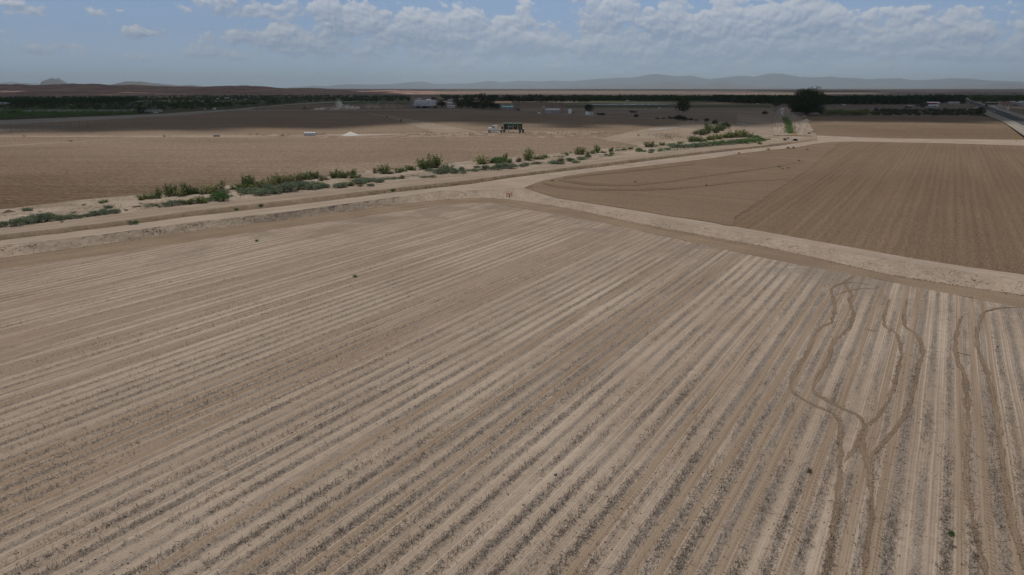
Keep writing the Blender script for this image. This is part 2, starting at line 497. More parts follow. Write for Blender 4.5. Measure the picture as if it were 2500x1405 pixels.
d_ = gg.n('ShaderNodeBsdfDiffuse', {'Color': (.85, .87, .9, 1)}); t_ = gg.n('ShaderNodeBsdfTranslucent', {'Color': (.9, .92, .96, 1)})
x_ = gg.n('ShaderNodeMixShader', {0: .42, 1: d_.outputs[0], 2: t_.outputs[0]})
M_CLOUD.node_tree.links.new(x_.outputs[0], out.inputs[0])
cloud_mesh('clouds', cover_near, -1500, 1700, 300, 2300, 12, 160, 'overhead cloud bank shading the far fields and farm')
def cover_far(X, Y):
    f = fbm(X / 5200, Y / 2600, 4, 51) + .13
    left = np.clip((-X - 150) / 700, 0, 1) * np.clip((7500 - Y) / 1500, 0, 1)
    gap = np.exp(-((X + 560) / 330) ** 2 - ((Y - 4000) / 900) ** 2)
    f = f + left * .7 - gap * 1.0
    strip = np.exp(-((Y - 2900) / 420) ** 2) * np.clip((X + 500) / 300, 0, 1) * np.clip((1500 - X) / 800, 0, 1)
    plain = np.clip((7600 - Y) / 900, -1, 1) * .32
    f = np.minimum(f + .16, (15500 - Y) / 900)
    return np.clip((f - strip * .8) * 5, -1, 1)
cloud_mesh('clouds', cover_far, -13000, 13000, 2320, 15500, 120, 400, 'scattered overhead clouds shading the desert plain and hills')

# ------------------------------------------------------------------ soils
SAND = (.300, .240, .190); SAND2 = (.29, .232, .18); BROWN = (.235, .178, .13); BROWN2 = (.185, .137, .098); CLOD = (.10, .07, .048)
M_FARF = soil('ploughed_soil_far', (.132, .092, .062), (.242, .184, .136), CLOD, 3.2, (0.02, 1, 0), .32, 1.1, .32, .012, .16, grad=((.5, 1, 0), 62, 165))
M_B = soil('ploughed_soil_near', (.174, .122, .081), (.214, .155, .106), CLOD, 1.2, RU, .25, 3.4, .46, .012, .25, .9, fleck=True)
M_WEDGE = soil('ploughed_soil_wedge', (.188, .135, .092), (.230, .171, .121), CLOD, 1.4, (.55, .83, 0), .24, 3.4, .42, .012, .25, .9, fleck=True)
M_C = soil('ploughed_soil_right', (.160, .114, .077), (.205, .152, .107), CLOD, 3.0, (0, 1, 0), .28, 1.3, .3, .012, .2)
M_F = soil('ploughed_soil_strip', (.26, .208, .165), (.30, .24, .19), None, 4.5, (1, .0, 0), .55, 1.0, .2, .02, .2)
M_PLAIN = soil('plough_dark', (.165, .122, .096), (.205, .155, .122), None, 14.0, (0.05, 1, 0), .4, .4, .2, .004, .2)
M_ROAD = track('sandy_road', SAND, (.365, .302, .248), (.20, .152, .112), .03, 16, 5, .70, .6, ruts=True)
M_ROAD2 = track('sandy_road_far', (.245, .192, .147), (.33, .27, .215), (.17, .128, .093), .03, 14, 5, .66, .55, ruts=True)
M_BANK = track('canal_bank_soil', (.30, .242, .188), (.355, .29, .23), (.135, .093, .064), .6, 1.2, 2.2, .585, .4)
M_WALL = track('canal_wall_soil', (.205, .157, .112), (.25, .195, .142), (.13, .09, .06), .5, 1.5, 2.5, .58, .4)
M_HEAD = track('headland_soil', (.196, .145, .102), (.255, .194, .142), (.15, .105, .07), .02, 14, 4, .72, .5)
M_VERGE = soil('verge_sand', (.245, .196, .152), (.345, .288, .233), (.14, .11, .078), None, None, .2, 2.0, .30, .11, .14, .7)
M_APRON = soil('packed_dirt', (.24, .19, .147), (.31, .252, .20), (.19, .145, .1), None, None, .2, 1.2, .18, .05, .2)
M_PALE = track('pale_track', (.27, .22, .175), (.33, .275, .225), (.25, .19, .14), .02, 8, 2, .72, .4)
M_GREYRD = track('gravel_road', (.26, .235, .21), (.32, .29, .26), (.2, .17, .14), .01, 6, 2, .74, .4)
M_FARM = track('farm_road_soil', (.20, .158, .124), (.315, .26, .21), (.13, .10, .078), .02, 26, 1.5, .60, .75)
M_SHOULD = track('shoulder_gravel', (.25, .225, .195), (.31, .28, .245), (.2, .17, .14), .02, 6, 2, .72, .4)
M_DRILL = soil('turn_mark_soil', (.158, .113, .076), (.195, .144, .101), CLOD, None, None, .2, 3.4, .40, .03, .2, .9, fleck=True)
M_ASPH = track('asphalt', (.07, .072, .078), (.095, .097, .105), (.05, .05, .05), .02, 8, 3, .8, .4)
M_LINE = simple('road_paint', (.7, .7, .68), .8)
M_GREENF = soil('green_field', (.07, .09, .045), (.10, .115, .06), None, 9.0, (.1, 1, 0), .3, .5, .2, .01, .2)
M_SCRUBG = soil('scrub_ground', (.045, .058, .030), (.10, .090, .058), None, None, None, .2, .12, .35, .006, .25)
M_WATER = None
m, gg, out = mat('pond_water'); finish(gg, out, (.25, .28, .3, 1), .06, spec=.6); M_WATER = m
m, gg, out = mat('wet_mud'); finish(gg, out, (.30, .29, .28, 1), .35, spec=.4); M_WET = m

# foreground: strip-cropped stubble
def stubble_material():
    m, g, out = mat('stubble_field_soil')
    p = pos(g)
    u0 = g.vm('DOT_PRODUCT', p, RU); v = g.vm('DOT_PRODUCT', p, RD)
    wob = g.noise(g.xyz(g.m('MULTIPLY', u0, .05), g.m('MULTIPLY', v, .05)), 1.0, 3)
    u = g.m('ADD', g.m('DIVIDE', u0, ROW), g.m('MULTIPLY', g.m('SUBTRACT', wob, .5), .35))
    us = g.m('ADD', u, 1000.0)
    fr = g.m('SUBTRACT', g.m('FRACT', us), .5)
    row = g.m('FLOOR', us)
    rr = g.n('ShaderNodeTexWhiteNoise', {'W': row}, noise_dimensions='1D').outputs['Value']
    fur = g.m('FLOOR', g.m('ADD', us, .5))
    fr2 = g.m('SUBTRACT', g.m('FRACT', g.m('ADD', us, .5)), .5)      # 0 in the middle of a furrow
    rf = g.n('ShaderNodeTexWhiteNoise', {'W': g.m('ADD', fur, 77.3)}, noise_dimensions='1D').outputs['Value']
    edge = g.m('MULTIPLY', g.m('SUBTRACT', g.noise(p, 3.0, 3, .7), .5), .30)
    afr = g.m('ADD', g.m('ABSOLUTE', fr), edge)
    rw = g.n('ShaderNodeTexWhiteNoise', {'W': g.m('ADD', row, 31.7)}, noise_dimensions='1D').outputs['Value']
    afr = g.m('ADD', afr, g.m('MULTIPLY', g.m('SUBTRACT', rw, .5), .10))
    band = g.ss(afr, .28, .10)
    side_ = g.ss(u0, -75, -12, .80, 1.0)
    pat = g.noise(g.xyz(g.m('MULTIPLY', u, .8), g.m('MULTIPLY', v, .16)), 1.0, 4, .6)
    big = g.noise(p, .045, 3, .6)
    thr = g.m('ADD', g.m('MULTIPLY', rr, .12), g.m('MULTIPLY', big, -.55))
    patch = g.ss(g.m('ADD', pat, g.m('MULTIPLY', thr, -1.0)), .50, .78)
    stub = g.m('MULTIPLY', g.m('MULTIPLY', band, side_), g.m('ADD', .15, g.m('MULTIPLY', patch, .8)))
    # sand with small grain
    fine = g.noise(p, 9.0, 4, .7); mid = g.noise(p, 1.4, 4, .6)
    sand = g.mix(g.ss(big, .35, .65), (.305, .243, .192, 1), (.385, .316, .255, 1))
    sand = g.scalec(sand, g.m('MULTIPLY', g.ss(mid, .25, .75, .90, 1.08), g.ss(fine, .3, .7, .88, 1.08)))
    # harrow lines
    hl = g.m('SINE', g.m('MULTIPLY', u, 2 * math.pi * 7))
    hn = g.noise(g.xyz(g.m('MULTIPLY', u, 7.0), g.m('MULTIPLY', v, .05)), 1.0, 2)
    sand = g.scalec(sand, g.m('ADD', 1.0, g.m('MULTIPLY', g.m('ADD', g.m('MULTIPLY', hl, .35), g.m('SUBTRACT', hn, .5)), .22)))
    # each furrow and each bed has a tone of its own
    lanes = g.noise(g.xyz(g.m('MULTIPLY', u, 2.3), g.m('MULTIPLY', v, .012)), 1.0, 3, .75)
    sand = g.scalec(sand, g.ss(lanes, .28, .72, .76, 1.12))
    lanes2 = g.noise(g.xyz(g.m('MULTIPLY', u, .23), g.m('MULTIPLY', v, .006)), 1.0, 3, .7)
    sand = g.mix(g.ss(lanes2, .5, .68, 0, .28), sand, (.235, .178, .132, 1))
    # rolled wheelings in some furrows, darker brown with lug marks
    isw = g.ss(rf, .60, .64)
    lug = g.m('SINE', g.m('ADD', g.m('MULTIPLY', v, 2 * math.pi / .30), g.m('MULTIPLY', g.m('ABSOLUTE', fr2), 14.0)))
    wb = g.m('MULTIPLY', isw, g.ss(g.m('ADD', g.m('ABSOLUTE', fr2), g.m('MULTIPLY', edge, .35)), .27, .20))
    wstr = g.ss(g.noise(g.xyz(g.m('MULTIPLY', u, 5), g.m('MULTIPLY', v, .06)), 1.0, 3, .6), .3, .65)
    wcol = g.mix(wstr, (.205, .150, .107, 1), (.285, .220, .166, 1))
    side = g.m('MULTIPLY', g.ss(g.m('ABSOLUTE', g.m('SUBTRACT', fr2, .13)), .085, .06), g.ss(g.noise(g.xyz(g.m('MULTIPLY', u, 1.0), g.m('MULTIPLY', v, .05)), 1.0, 2), .42, .55))
    lugs = g.m('MULTIPLY', g.ss(g.m('ADD', lug, g.m('MULTIPLY', g.m('SUBTRACT', fine, .5), 2.5)), .1, .7), side)
    wcol = g.mix(g.m('MULTIPLY', lugs, .6), wcol, (.15, .108, .076, 1))
    wcol = g.scalec(wcol, g.m('ADD', 1.0, g.m('MULTIPLY', hl, .035)))
    c = g.mix(g.m('MULTIPLY', wb, .9), sand, wcol)
    lt = g.m('MULTIPLY', g.ss(g.m('ABSOLUTE', g.m('SUBTRACT', g.m('ABSOLUTE', fr2), .15)), .06, .02), g.ss(g.noise(g.xyz(g.m('MULTIPLY', u, 1.9), g.m('MULTIPLY', v, .03)), 1.0, 3), .48, .6))
    c = g.mix(g.m('MULTIPLY', lt, .55), c, (.43, .36, .295, 1))
    # narrow dark line beside beds
    ln = g.m('MULTIPLY', g.ss(g.m('ABSOLUTE', g.m('SUBTRACT', g.m('ABSOLUTE', fr2), .24)), .035, .012), g.ss(g.noise(p, 1.7, 3, .7), .42, .62))
    c = g.mix(g.m('MULTIPLY', ln, .5), c, (.16, .118, .085, 1))
    # crop residue
    st = g.noise(g.vm('MULTIPLY', p, (1, 1, 1)), 7.5, 4, .75)
    uvv = g.sep(g.n('ShaderNodeTexCoord').outputs['UV'])
    endz = g.m('MULTIPLY', g.ss(g.m('ADD', uvv[1], g.m('MULTIPLY', g.m('SUBTRACT', g.noise(p, .25, 3), .5), .03)), .045, .012), g.ss(g.noise(p, .11, 3, .6), .47, .56))
    stub = g.m('MAXIMUM', stub, g.m('MULTIPLY', endz, .8))
    rc = g.mix(g.ss(st, .40, .60), (.098, .084, .075, 1), g.mix(g.ss(u0, -70, -10), (.25, .195, .15, 1), (.255, .222, .198, 1)))
    c = g.mix(g.m('MULTIPLY', stub, .70), c, rc)
    # scattered straw specks everywhere
    sp_ = g.ss(g.noise(p, 6.5, 4, .85), .58, .67)
    c = g.mix(g.m('MULTIPLY', sp_, g.ss(pat, .35, .6, .15, .75)), c, (.13, .105, .088, 1))
    hgt = g.m('ADD', g.m('MULTIPLY', g.m('ABSOLUTE', fr2), 1.2), g.m('ADD', g.m('MULTIPLY', fine, .5), g.m('ADD', g.m('MULTIPLY', st, g.m('MULTIPLY', stub, .9)), g.m('MULTIPLY', g.m('MULTIPLY', lugs, wb), .3))))
    finish(g, out, c, .97, hgt, .7, .07, spec=.05)
    return m
ROW = 1.04
M_STUB = stubble_material()

# ------------------------------------------------------------------ boundary lines of the near land (photo px)
L0 = smooth_poly([(-300, 540), (0, 512), (200, 488), (380, 472), (560, 452), (760, 432), (950, 412), (1100, 398), (1250, 384), (1400, 371), (1560, 356), (1640, 346), (1700, 338), (1760, 333), (1850, 330), (2000, 330)], 20)
L1 = smooth_poly([(-300, 590), (0, 558), (200, 534), (450, 500), (600, 485), (800, 464), (1000, 438), (1200, 418), (1400, 398), (1600, 374), (1700, 364), (1800, 354), (1900, 343), (2000, 335)], 25)
L2 = smooth_poly([(-300, 606), (0, 573), (250, 545), (450, 518), (700, 489), (950, 460), (1100, 445), (1250, 426), (1500, 395), (1750, 366), (1850, 357), (1900, 350), (1945, 345), (2000, 337)], 20)
L3 = smooth_poly([(-300, 622), (0, 588), (250, 558), (450, 531), (700, 503), (950, 472), (1150, 450), (1250, 434), (1400, 416), (1500, 404), (1600, 391), (1750, 373), (1850, 362), (1900, 356.5), (1945, 351), (2000, 342)], 20)
MB_ = poly([(-300, 636), (0, 600), (250, 573), (450, 545), (700, 518), (950, 484), (1080, 466), (1180, 464), (1280, 459), (1310, 447), (1330, 440), (1390, 429), (1450, 420), (1550, 409), (1650, 397), (1750, 385), (1800, 376), (1880, 366.5), (1940, 361), (1985, 352), (2030, 346.5), (2100, 346), (2300, 350), (2500, 356), (2650, 361)])
L5 = smooth_poly([(-300, 668), (0, 631), (250, 597), (450, 567), (700, 536), (950, 502), (1000, 496), (1100, 486), (1180, 483), (1250, 488), (1400, 511), (1580, 550), (1885, 606), (2170, 671), (2500, 722), (2800, 772)], 22)
L6 = smooth_poly([(-300, 700), (0, 658), (250, 624), (500, 585), (700, 556), (950, 520), (1100, 499), (1190, 494), (1250, 505), (1430, 536), (1550, 561), (1800, 617), (1971, 651), (2085, 671), (2341, 722), (2500, 754), (2800, 812)], 16)
BLO = smooth_poly([(1270, 459), (1290, 463), (1350, 482), (1450, 498), (1550, 514), (1750, 546), (2056, 600), (2227, 631), (2369, 653), (2500, 671), (2800, 718)], 8)
RLO = smooth_poly([(1270, 460), (1300, 469), (1350, 486.5), (1450, 503.5), (1550, 523), (1750, 559), (1999, 602), (2227, 643), (2500, 686), (2800, 736)], 8)

CZ = lambda x: np.interp(x, [1780, 1950], [1.0, .6])
MZ = lambda x: np.interp(x, [1150, 1320], [1.0, .55])
def verge_prof(X, T):
    return .25 * np.sin(np.pi * T) * (1 + .8 * fbm(X / 60, T * 3, 3, 61))
def canal_prof(X, T):
    k = np.clip((1935 - X) / 25, 0, 1)
    b = np.clip(np.minimum(T / .42, (1 - T) / .34), 0, 1)
    return -1.15 * k * b * b * (3 - 2 * b)
loft('verge', L0, L1, .1, CZ, -330, 1995, 560, 26, M_VERGE, .13, 1.6, verge_prof, label='pale sandy verge where shrubs grow along the canal', cat='verge')
loft('canal_road', L1, L2, CZ, CZ, -330, 1995, 400, 8, M_ROAD2, .03, 1.2, label='sandy track on the far side of the dry canal', cat='dirt road')
loft('canal', L2, L3, CZ, CZ, -330, 1995, 560, 16, M_WALL, .10, .9, canal_prof, label='dry earth irrigation canal between two dirt roads', cat='canal', rill=.5)
loft('dirt_road', L3, MB_, CZ, MZ, -330, 2000, 600, 8, M_ROAD, .035, 1.2, wob=.35, label='pale dirt road on the levee beside the canal', cat='dirt road')
loft('canal_bank', MB_, L5, MZ, 0.0, -330, 1282, 620, 18, M_BANK, .17, 1.1, label='eroded sloping levee bank with dark clods', cat='bank', rill=.9)
loft('levee_road', BLO, RLO, .55, .55, 1282, 2780, 420, 8, M_ROAD, .03, 1.2, wob=.3, label='pale levee track between the two fields', cat='dirt road')
loft('levee_bank', RLO, L5, .55, 0.0, 1282, 2780, 520, 16, M_BANK, .16, 1.0, label='lumpy sandy bank below the levee track', cat='bank', rill=.3)
loft('headland', L5, L6, 0.0, 0.0, -330, 2780, 620, 8, M_HEAD, .03, 1.0, wob=.5, label='smooth brown headland strip round the stubble field', cat='headland')
loft('stubble_field', L6, lambda x: 1950 + 0 * x, 0.0, 0.0, -330, 2780, 420, 60, M_STUB, .02, 2.0, label='harvested field with rows of grey stubble', cat='field')
loft('ploughed_field', MB_, BLO, .55, .55, 1282, 2780, 420, 40, M_B, .04, 2.5, label='brown ploughed field beyond the levee track', cat='field')
diag = poly([(1280, 470), (1792, 533), (1880, 474), (1978, 411), (2052, 346.5)])
loft('turned_wedge', lambda x: np.minimum(MB_(x) + 1.2, diag(x) - .3), lambda x: np.minimum(BLO(x) - 1.0, np.where(x < 1792, 9999, diag(x))),   .60, .60, 1300, 2046, 260, 24, M_WEDGE, .03, 2.5, wob=1.2, label='paler wedge of turned soil at the field tip', cat='field')
# land beyond
AT = poly([(-500, 314), (0, 303), (250, 291), (450, 281), (600, 270.5), (750, 269), (950, 269), (1150, 268.5), (1250, 271), (1330, 278), (1440, 282), (1550, 286.5), (1640, 290), (1760, 292), (1900, 292)])
loft('ploughed_field', AT, L0, 0.0, .1, -500, 1900, 400, 60, M_FARF, .05, 4.0, label='wide brown ploughed field beyond the shrubs', cat='field')
ER_T = poly([(1985, 331), (2100, 336), (2200, 339), (2460, 341.5), (2650, 343)])
loft('crossroad', ER_T, MB_, .58, .55, 1985, 2700, 200, 6, M_ROAD, .04, 1.5, wob=.5, label='pale dirt road crossing between the two right fields', cat='dirt road')
C_T = poly([(1955, 285), (2100, 284), (2300, 284), (2425, 285), (2440, 292), (2475, 318), (2510, 345)])
loft('ploughed_field', C_T, lambda x: np.maximum(ER_T(x), C_T(x) + .2), 0.4, .57, 1940, 2500, 200, 24, M_C, .05, 4.0, label='brown ploughed field beside the highway', cat='field')
AP_T = poly([(1460, 339.6), (1500, 331), (1545, 321), (1600, 311.5), (1640, 305), (1690, 293), (1745, 296), (1790, 300), (1850, 320), (1889, 327), (1995, 329)])
AP_B = poly([(1460, 340), (1560, 356.5), (1640, 346.5), (1700, 338.5), (1760, 333.5), (1850, 330.5), (1995, 330.5)])
loft('dirt_apron', AP_T, AP_B, .16, .16, 1460, 1990, 160, 12, M_APRON, .05, 2.0, label='open packed dirt turning area near the ditch', cat='dirt')
def yloft(name, left, right, y0, y1, n, m_, zz, material, label, cat, zprof=None, amp=0.0):
    return loft(name, poly([(b, a) for a, b in left]), poly([(b, a) for a, b in right]), zz, zz, y0, y1, n, m_, material, amp, 2.0, zprof, True, label=label, cat=cat)
yloft('ploughed_field', [(1800, 279), (1798, 305), (1782, 329)], [(1888, 279), (1889, 305), (1889, 329)], 279, 329, 60, 10, .2, M_F, 'small ploughed strip between bushes and farm road', 'field')
# farm road on both sides of a grassy ditch running away
def ditch_prof(PXx, T):
    yy = PXx
    k = np.clip((yy - 283.5) / 2, 0, 1) * np.clip((326.5 - yy) / 2, 0, 1)
    b = np.clip(1 - np.abs(T - .42) / .17, 0, 1)
    return -1.1 * k * b * b * (3 - 2 * b)
RD_L = [(1905, 262), (1899, 268), (1890, 278), (1888, 290), (1889, 330)]
RD_R = [(1918, 262), (1930, 268), (1936, 275), (1950, 284), (1975, 300), (1994, 331)]
yloft('farm_road', RD_L, RD_R, 262, 331, 160, 36, .60, M_FARM, 'double dirt farm road with a ditch down its middle', 'dirt road', ditch_prof, .03)
# ground under and beyond everything
def axis(n, near, far, k):
    t = np.linspace(-1, 1, n)
    return np.sign(t) * (near * np.abs(t) + (far - near) * np.abs(t) ** k)
gx = axis(161, 900, 88000, 5.4); gy = np.concatenate([np.linspace(-400, 460, 30), np.linspace(470, 700, 24), 700 + (88000 - 700) * np.linspace(0, 1, 90)[1:] ** 3.2])
X, Y = np.meshgrid(gx, gy, indexing='ij')
inside = np.clip((520 - Y) / 50, 0, 1) * np.clip((620 - np.abs(X)) / 50, 0, 1)
Z = -.02 - 2.5 * inside
n1, n2 = X.shape
i = np.arange(n1 - 1)[:, None] * n2 + np.arange(n2 - 1)[None]
F = np.stack([i, i + n2, i + n2 + 1, i + 1], -1).reshape(-1, 4)
def desert_material():
    m, g, out = mat('desert_plain')
    p = pos(g)
    pp = g.vm('MULTIPLY', p, (.35, 1, 1))
    a = g.noise(pp, .0016, 5, .6, .3); b = g.noise(pp, .009, 5, .65)
    c = g.mix(g.ss(a, .38, .6), (.21, .155, .13, 1), (.15, .115, .098, 1))
    c = g.mix(g.ss(b, .48, .62), c, (.115, .105, .075, 1))
    pale = g.ss(g.noise(pp, .0022, 4, .6), .60, .68)
    c = g.mix(pale, c, (.33, .26, .20, 1))
    dots = g.ss(g.noise(p, .05, 3, .7), .56, .66)
    c = g.mix(g.m('MULTIPLY', dots, .7), c, (.085, .085, .058, 1))
    finish(g, out, c, .95, spec=.05)
    return m
M_DES = desert_material()
tag(link('ground', mesh_np('ground', np.stack([X, Y, Z], -1).reshape(-1, 3), F, None, True, [M_DES])), 'flat desert valley floor reaching the mountains', 'ground', None, 'structure')

OVZ = [0.03]
def patch(name, top, bot, x0, x1, material, label, cat, n=160, m_=5, z=None, wob=0, zprof=None, amp=0):
    if z is None: OVZ[0] += .006; z = OVZ[0]
    return loft(name, poly(top), poly(bot), z, z, x0, x1, n, m_, material, amp, 3.0, zprof, wob=wob, label=label, cat=cat)
# left gravel road from the left edge to the highway in the distance
patch('gravel_road', [(-400, 302), (0, 294), (200, 286), (400, 278), (500, 271), (560, 268), (650, 259.5), (720, 253.5), (800, 249), (880, 246.5)],
      [(-400, 313), (0, 304.5), (150, 297.5), (300, 290), (450, 281.5), (520, 275), (600, 268.5), (680, 260.5), (760, 254), (830, 250.2), (880, 247.8)], -400, 878, M_GREYRD, 'grey gravel road curving away on the left', 'road', 240)
patch('scrubland', [(-500, 240), (340, 239), (600, 238), (900, 240), (960, 243)], [(-500, 300), (0, 293.5), (200, 285.5), (400, 277.5), (500, 270.5), (560, 267.5), (650, 259), (720, 253), (800, 248.5), (900, 247), (960, 246)], -500, 958, M_SCRUBG, 'dark green scrubland on the valley floor', 'scrubland', 200, 24)
patch('ploughed_field', [(600, 268.3), (650, 260.7), (690, 258.6), (760, 255), (900, 255), (1000, 256)], [(600, 269.3), (700, 269), (1000, 268.7)], 602, 1000, M_PLAIN, 'dark ploughed field behind the moving tractor', 'field', 120, 8)
patch('green_field', [(690, 257.5), (760, 253.9), (830, 250.1), (1000, 250)], [(690, 258.5), (760, 255), (1000, 255.6)], 692, 1000, M_GREENF, 'thin dark green crop field left of the barn', 'field', 100, 5)
patch('grey_track', [(600, 269.2), (750, 268.2), (1000, 268), (1160, 267.3)], [(600, 270.4), (750, 270), (950, 270), (1160, 269)], 600, 1160, M_GREYRD, 'grey dusty track along the far edge of the field', 'track')
patch('ploughed_field', [(1270, 251.5), (1500, 251.5), (1760, 251.5), (1900, 255)], [(1270, 260), (1500, 260), (1760, 260), (1900, 260)], 1270, 1900, M_PLAIN, 'dark reddish ploughed field in front of the orchard', 'field', 100, 8)
patch('green_field', [(1400, 246.5), (1700, 246), (1760, 248)], [(1400, 251), (1700, 251), (1760, 250.5)], 1400, 1760, M_GREENF, 'thin green crop field below the orchard', 'field', 100, 5)
patch('green_field', [(1380, 257.5), (1880, 257)], [(1380, 264.5), (1880, 263.5)], 1380, 1880, M_GREENF, 'dark green crop strip behind the lone tree', 'field', 100, 5)
patch('ploughed_field', [(1270, 262), (1450, 264.6), (1640, 264), (1896, 264)], [(1270, 271.5), (1330, 278), (1440, 281.6), (1550, 286), (1640, 290), (1800, 292), (1888, 292)], 1270, 1890, soil('plough_grey', (.20, .158, .128), (.25, .20, .162), None, 12, (.08, 1, 0), .35, .4, .2, .006, .2), 'grey brown field round the lone tree', 'field', 120, 12)
for k, (t, b, x0, x1) in enumerate(([[(1480, 265.6), (1900, 275.5)], [(1480, 266.4), (1900, 276.8)], 1480, 1895], [[(1300, 264.6), (1900, 264)], [(1300, 265.4), (1900, 264.8)], 1300, 1900], [[(1330, 277.3), (1440, 281.4), (1560, 288), (1650, 291)], [(1330, 278.7), (1440, 283), (1560, 289.6), (1650, 293)], 1330, 1650])):
    patch('dirt_track', t, b, x0, x1, M_PALE, ['thin pale track right of the lone tree', 'thin pale line above the grey brown field', 'pale track along the edge of the dark field'][k], 'track', 100, 3)
patch('pond', [(1420, 255.1), (1500, 254.4), (1600, 254.2), (1640, 254.9)], [(1420, 255.5), (1500, 255.7), (1600, 255.6), (1640, 255.3)], 1420, 1640, M_WATER, 'thin bright strip of standing water in far fields', 'pond', 80, 3)
# tracks on the wide field
patch('dirt_track', [(-300, 331.5), (300, 331.3), (520, 331), (700, 329.5), (850, 327), (950, 326), (1060, 324), (1180, 322), (1300, 322.5), (1480, 321.5)], [(-300, 334), (500, 336), (700, 337), (900, 337), (1250, 336), (1480, 337)], -300, 1480, M_APRON, 'pale dirt strip where the truck is parked', 'track', 300, 5, .05, 1.2)
patch('dirt_track', [(-300, 374), (0, 356), (200, 345), (400, 332.3)], [(-300, 377), (0, 358), (200, 346.2), (400, 333.2)], -300, 400, M_PALE, 'faint pale track slanting across the wide field', 'track', 140, 3, .06, .5)
patch('dirt_track', [(895, 275.8), (960, 284.5), (1030, 296.5), (1100, 309.5), (1165, 321.5)], [(895, 277.2), (930, 283.5), (960, 291), (1010, 307), (1060, 323.5), (1165, 324)], 895, 1165, M_APRON, 'pale worn path widening towards the parked truck', 'track', 120, 8, .07, 1.0)
patch('fenced_plot', [(-200, 312), (0, 309), (215, 305.5)], [(-200, 330), (0, 326), (215, 315)], -200, 215, soil('plot_soil', (.17, .137, .11), (.21, .17, .137), None, 9, (1, 0, 0), .2, .5, .2, .02), 'dark fenced plot at the edge of the wide field', 'plot', 80, 8, .06)
patch('wet_patch', [(1583, 317.6), (1600, 316.6), (1625, 313.2), (1650, 311.6), (1672, 309.6)], [(1583, 318), (1600, 318.3), (1625, 314.6), (1650, 312.8), (1672, 310)], 1583, 1672, M_WET, 'pale wet patch shining beside the dirt turning area', 'puddle', 40, 4, .19)
for nm, t, b, x0, x1 in (('lower', [(1325, 446), (1360, 452), (1400, 456), (1450, 459.5), (1550, 461), (1640, 458), (1720, 451), (1820, 440.5), (1925, 436)], [(1325, 450), (1360, 458), (1400, 462), (1450, 465.5), (1550, 466.5), (1640, 463), (1720, 455), (1820, 443.5), (1925, 438.5)], 1325, 1925),
                        ('upper', [(1365, 437), (1400, 443), (1440, 447.5), (1500, 449), (1560, 447), (1640, 439), (1720, 428), (1850, 412), (1965, 394)], [(1365, 441), (1400, 448), (1440, 453), (1500, 455), (1560, 453), (1640, 444), (1720, 432), (1850, 414.5), (1965, 396)], 1365, 1965),
                        ('top', [(1375, 434), (1450, 424.5), (1560, 414), (1700, 398)], [(1375, 438.5), (1450, 428), (1560, 417.5), (1700, 401)], 1375, 1700)):
    loft('turn_mark', poly(t), poly(b), .64, .64, x0, x1, 200, 5, M_DRILL, 0, 2, wob=.5, label=nm + ' dark curved ploughing band at the field tip', cat='plough mark')
# highway
hwL = [(2338, 239.5), (2343, 241.5), (2352, 248), (2372, 255), (2405, 268), (2430, 280), (2472, 296), (2500, 310.5), (2700, 420)]
hwR = [(2350, 239.5), (2360, 243), (2370, 247), (2400, 256), (2420, 262), (2440, 269), (2475, 281), (2500, 290), (2700, 372)]
yl = lambda L: [(a, b) for a, b in L]
inv = lambda L: poly([(b, a) for a, b in L])
def hw(name, lo, hi_, y0, y1, z, mtl, label, cat, n=120):
    fl, fr_ = inv(hwL), inv(hwR)
    f0 = lambda y: fl(y) + (fr_(y) - fl(y)) * lo
    f1 = lambda y: fl(y) + (fr_(y) - fl(y)) * hi_
    return loft(name, f0, f1, z, z, y0, y1, n, 4, mtl, by_y=True, label=label, cat=cat)
hw('highway_shoulder', -.62, -.02, 262, 400, .72, M_SHOULD, 'wide pale shoulder on the near side of the highway', 'road shoulder')
hw('highway_shoulder', 1.02, 1.5, 240.5, 400, .70, M_GREYRD, 'grey shoulder on the far side of the highway', 'road shoulder')
hw('highway', 0, 1, 239.8, 400, .74, M_ASPH, 'dark asphalt highway running to the horizon', 'highway')
hw('road_line', .025, .055, 246, 400, .76, M_LINE, 'white edge line on the near side of the highway', 'road marking')
hw('road_line', .93, .955, 246, 400, .76, M_LINE, 'white edge line on the far side of the highway', 'road marking')
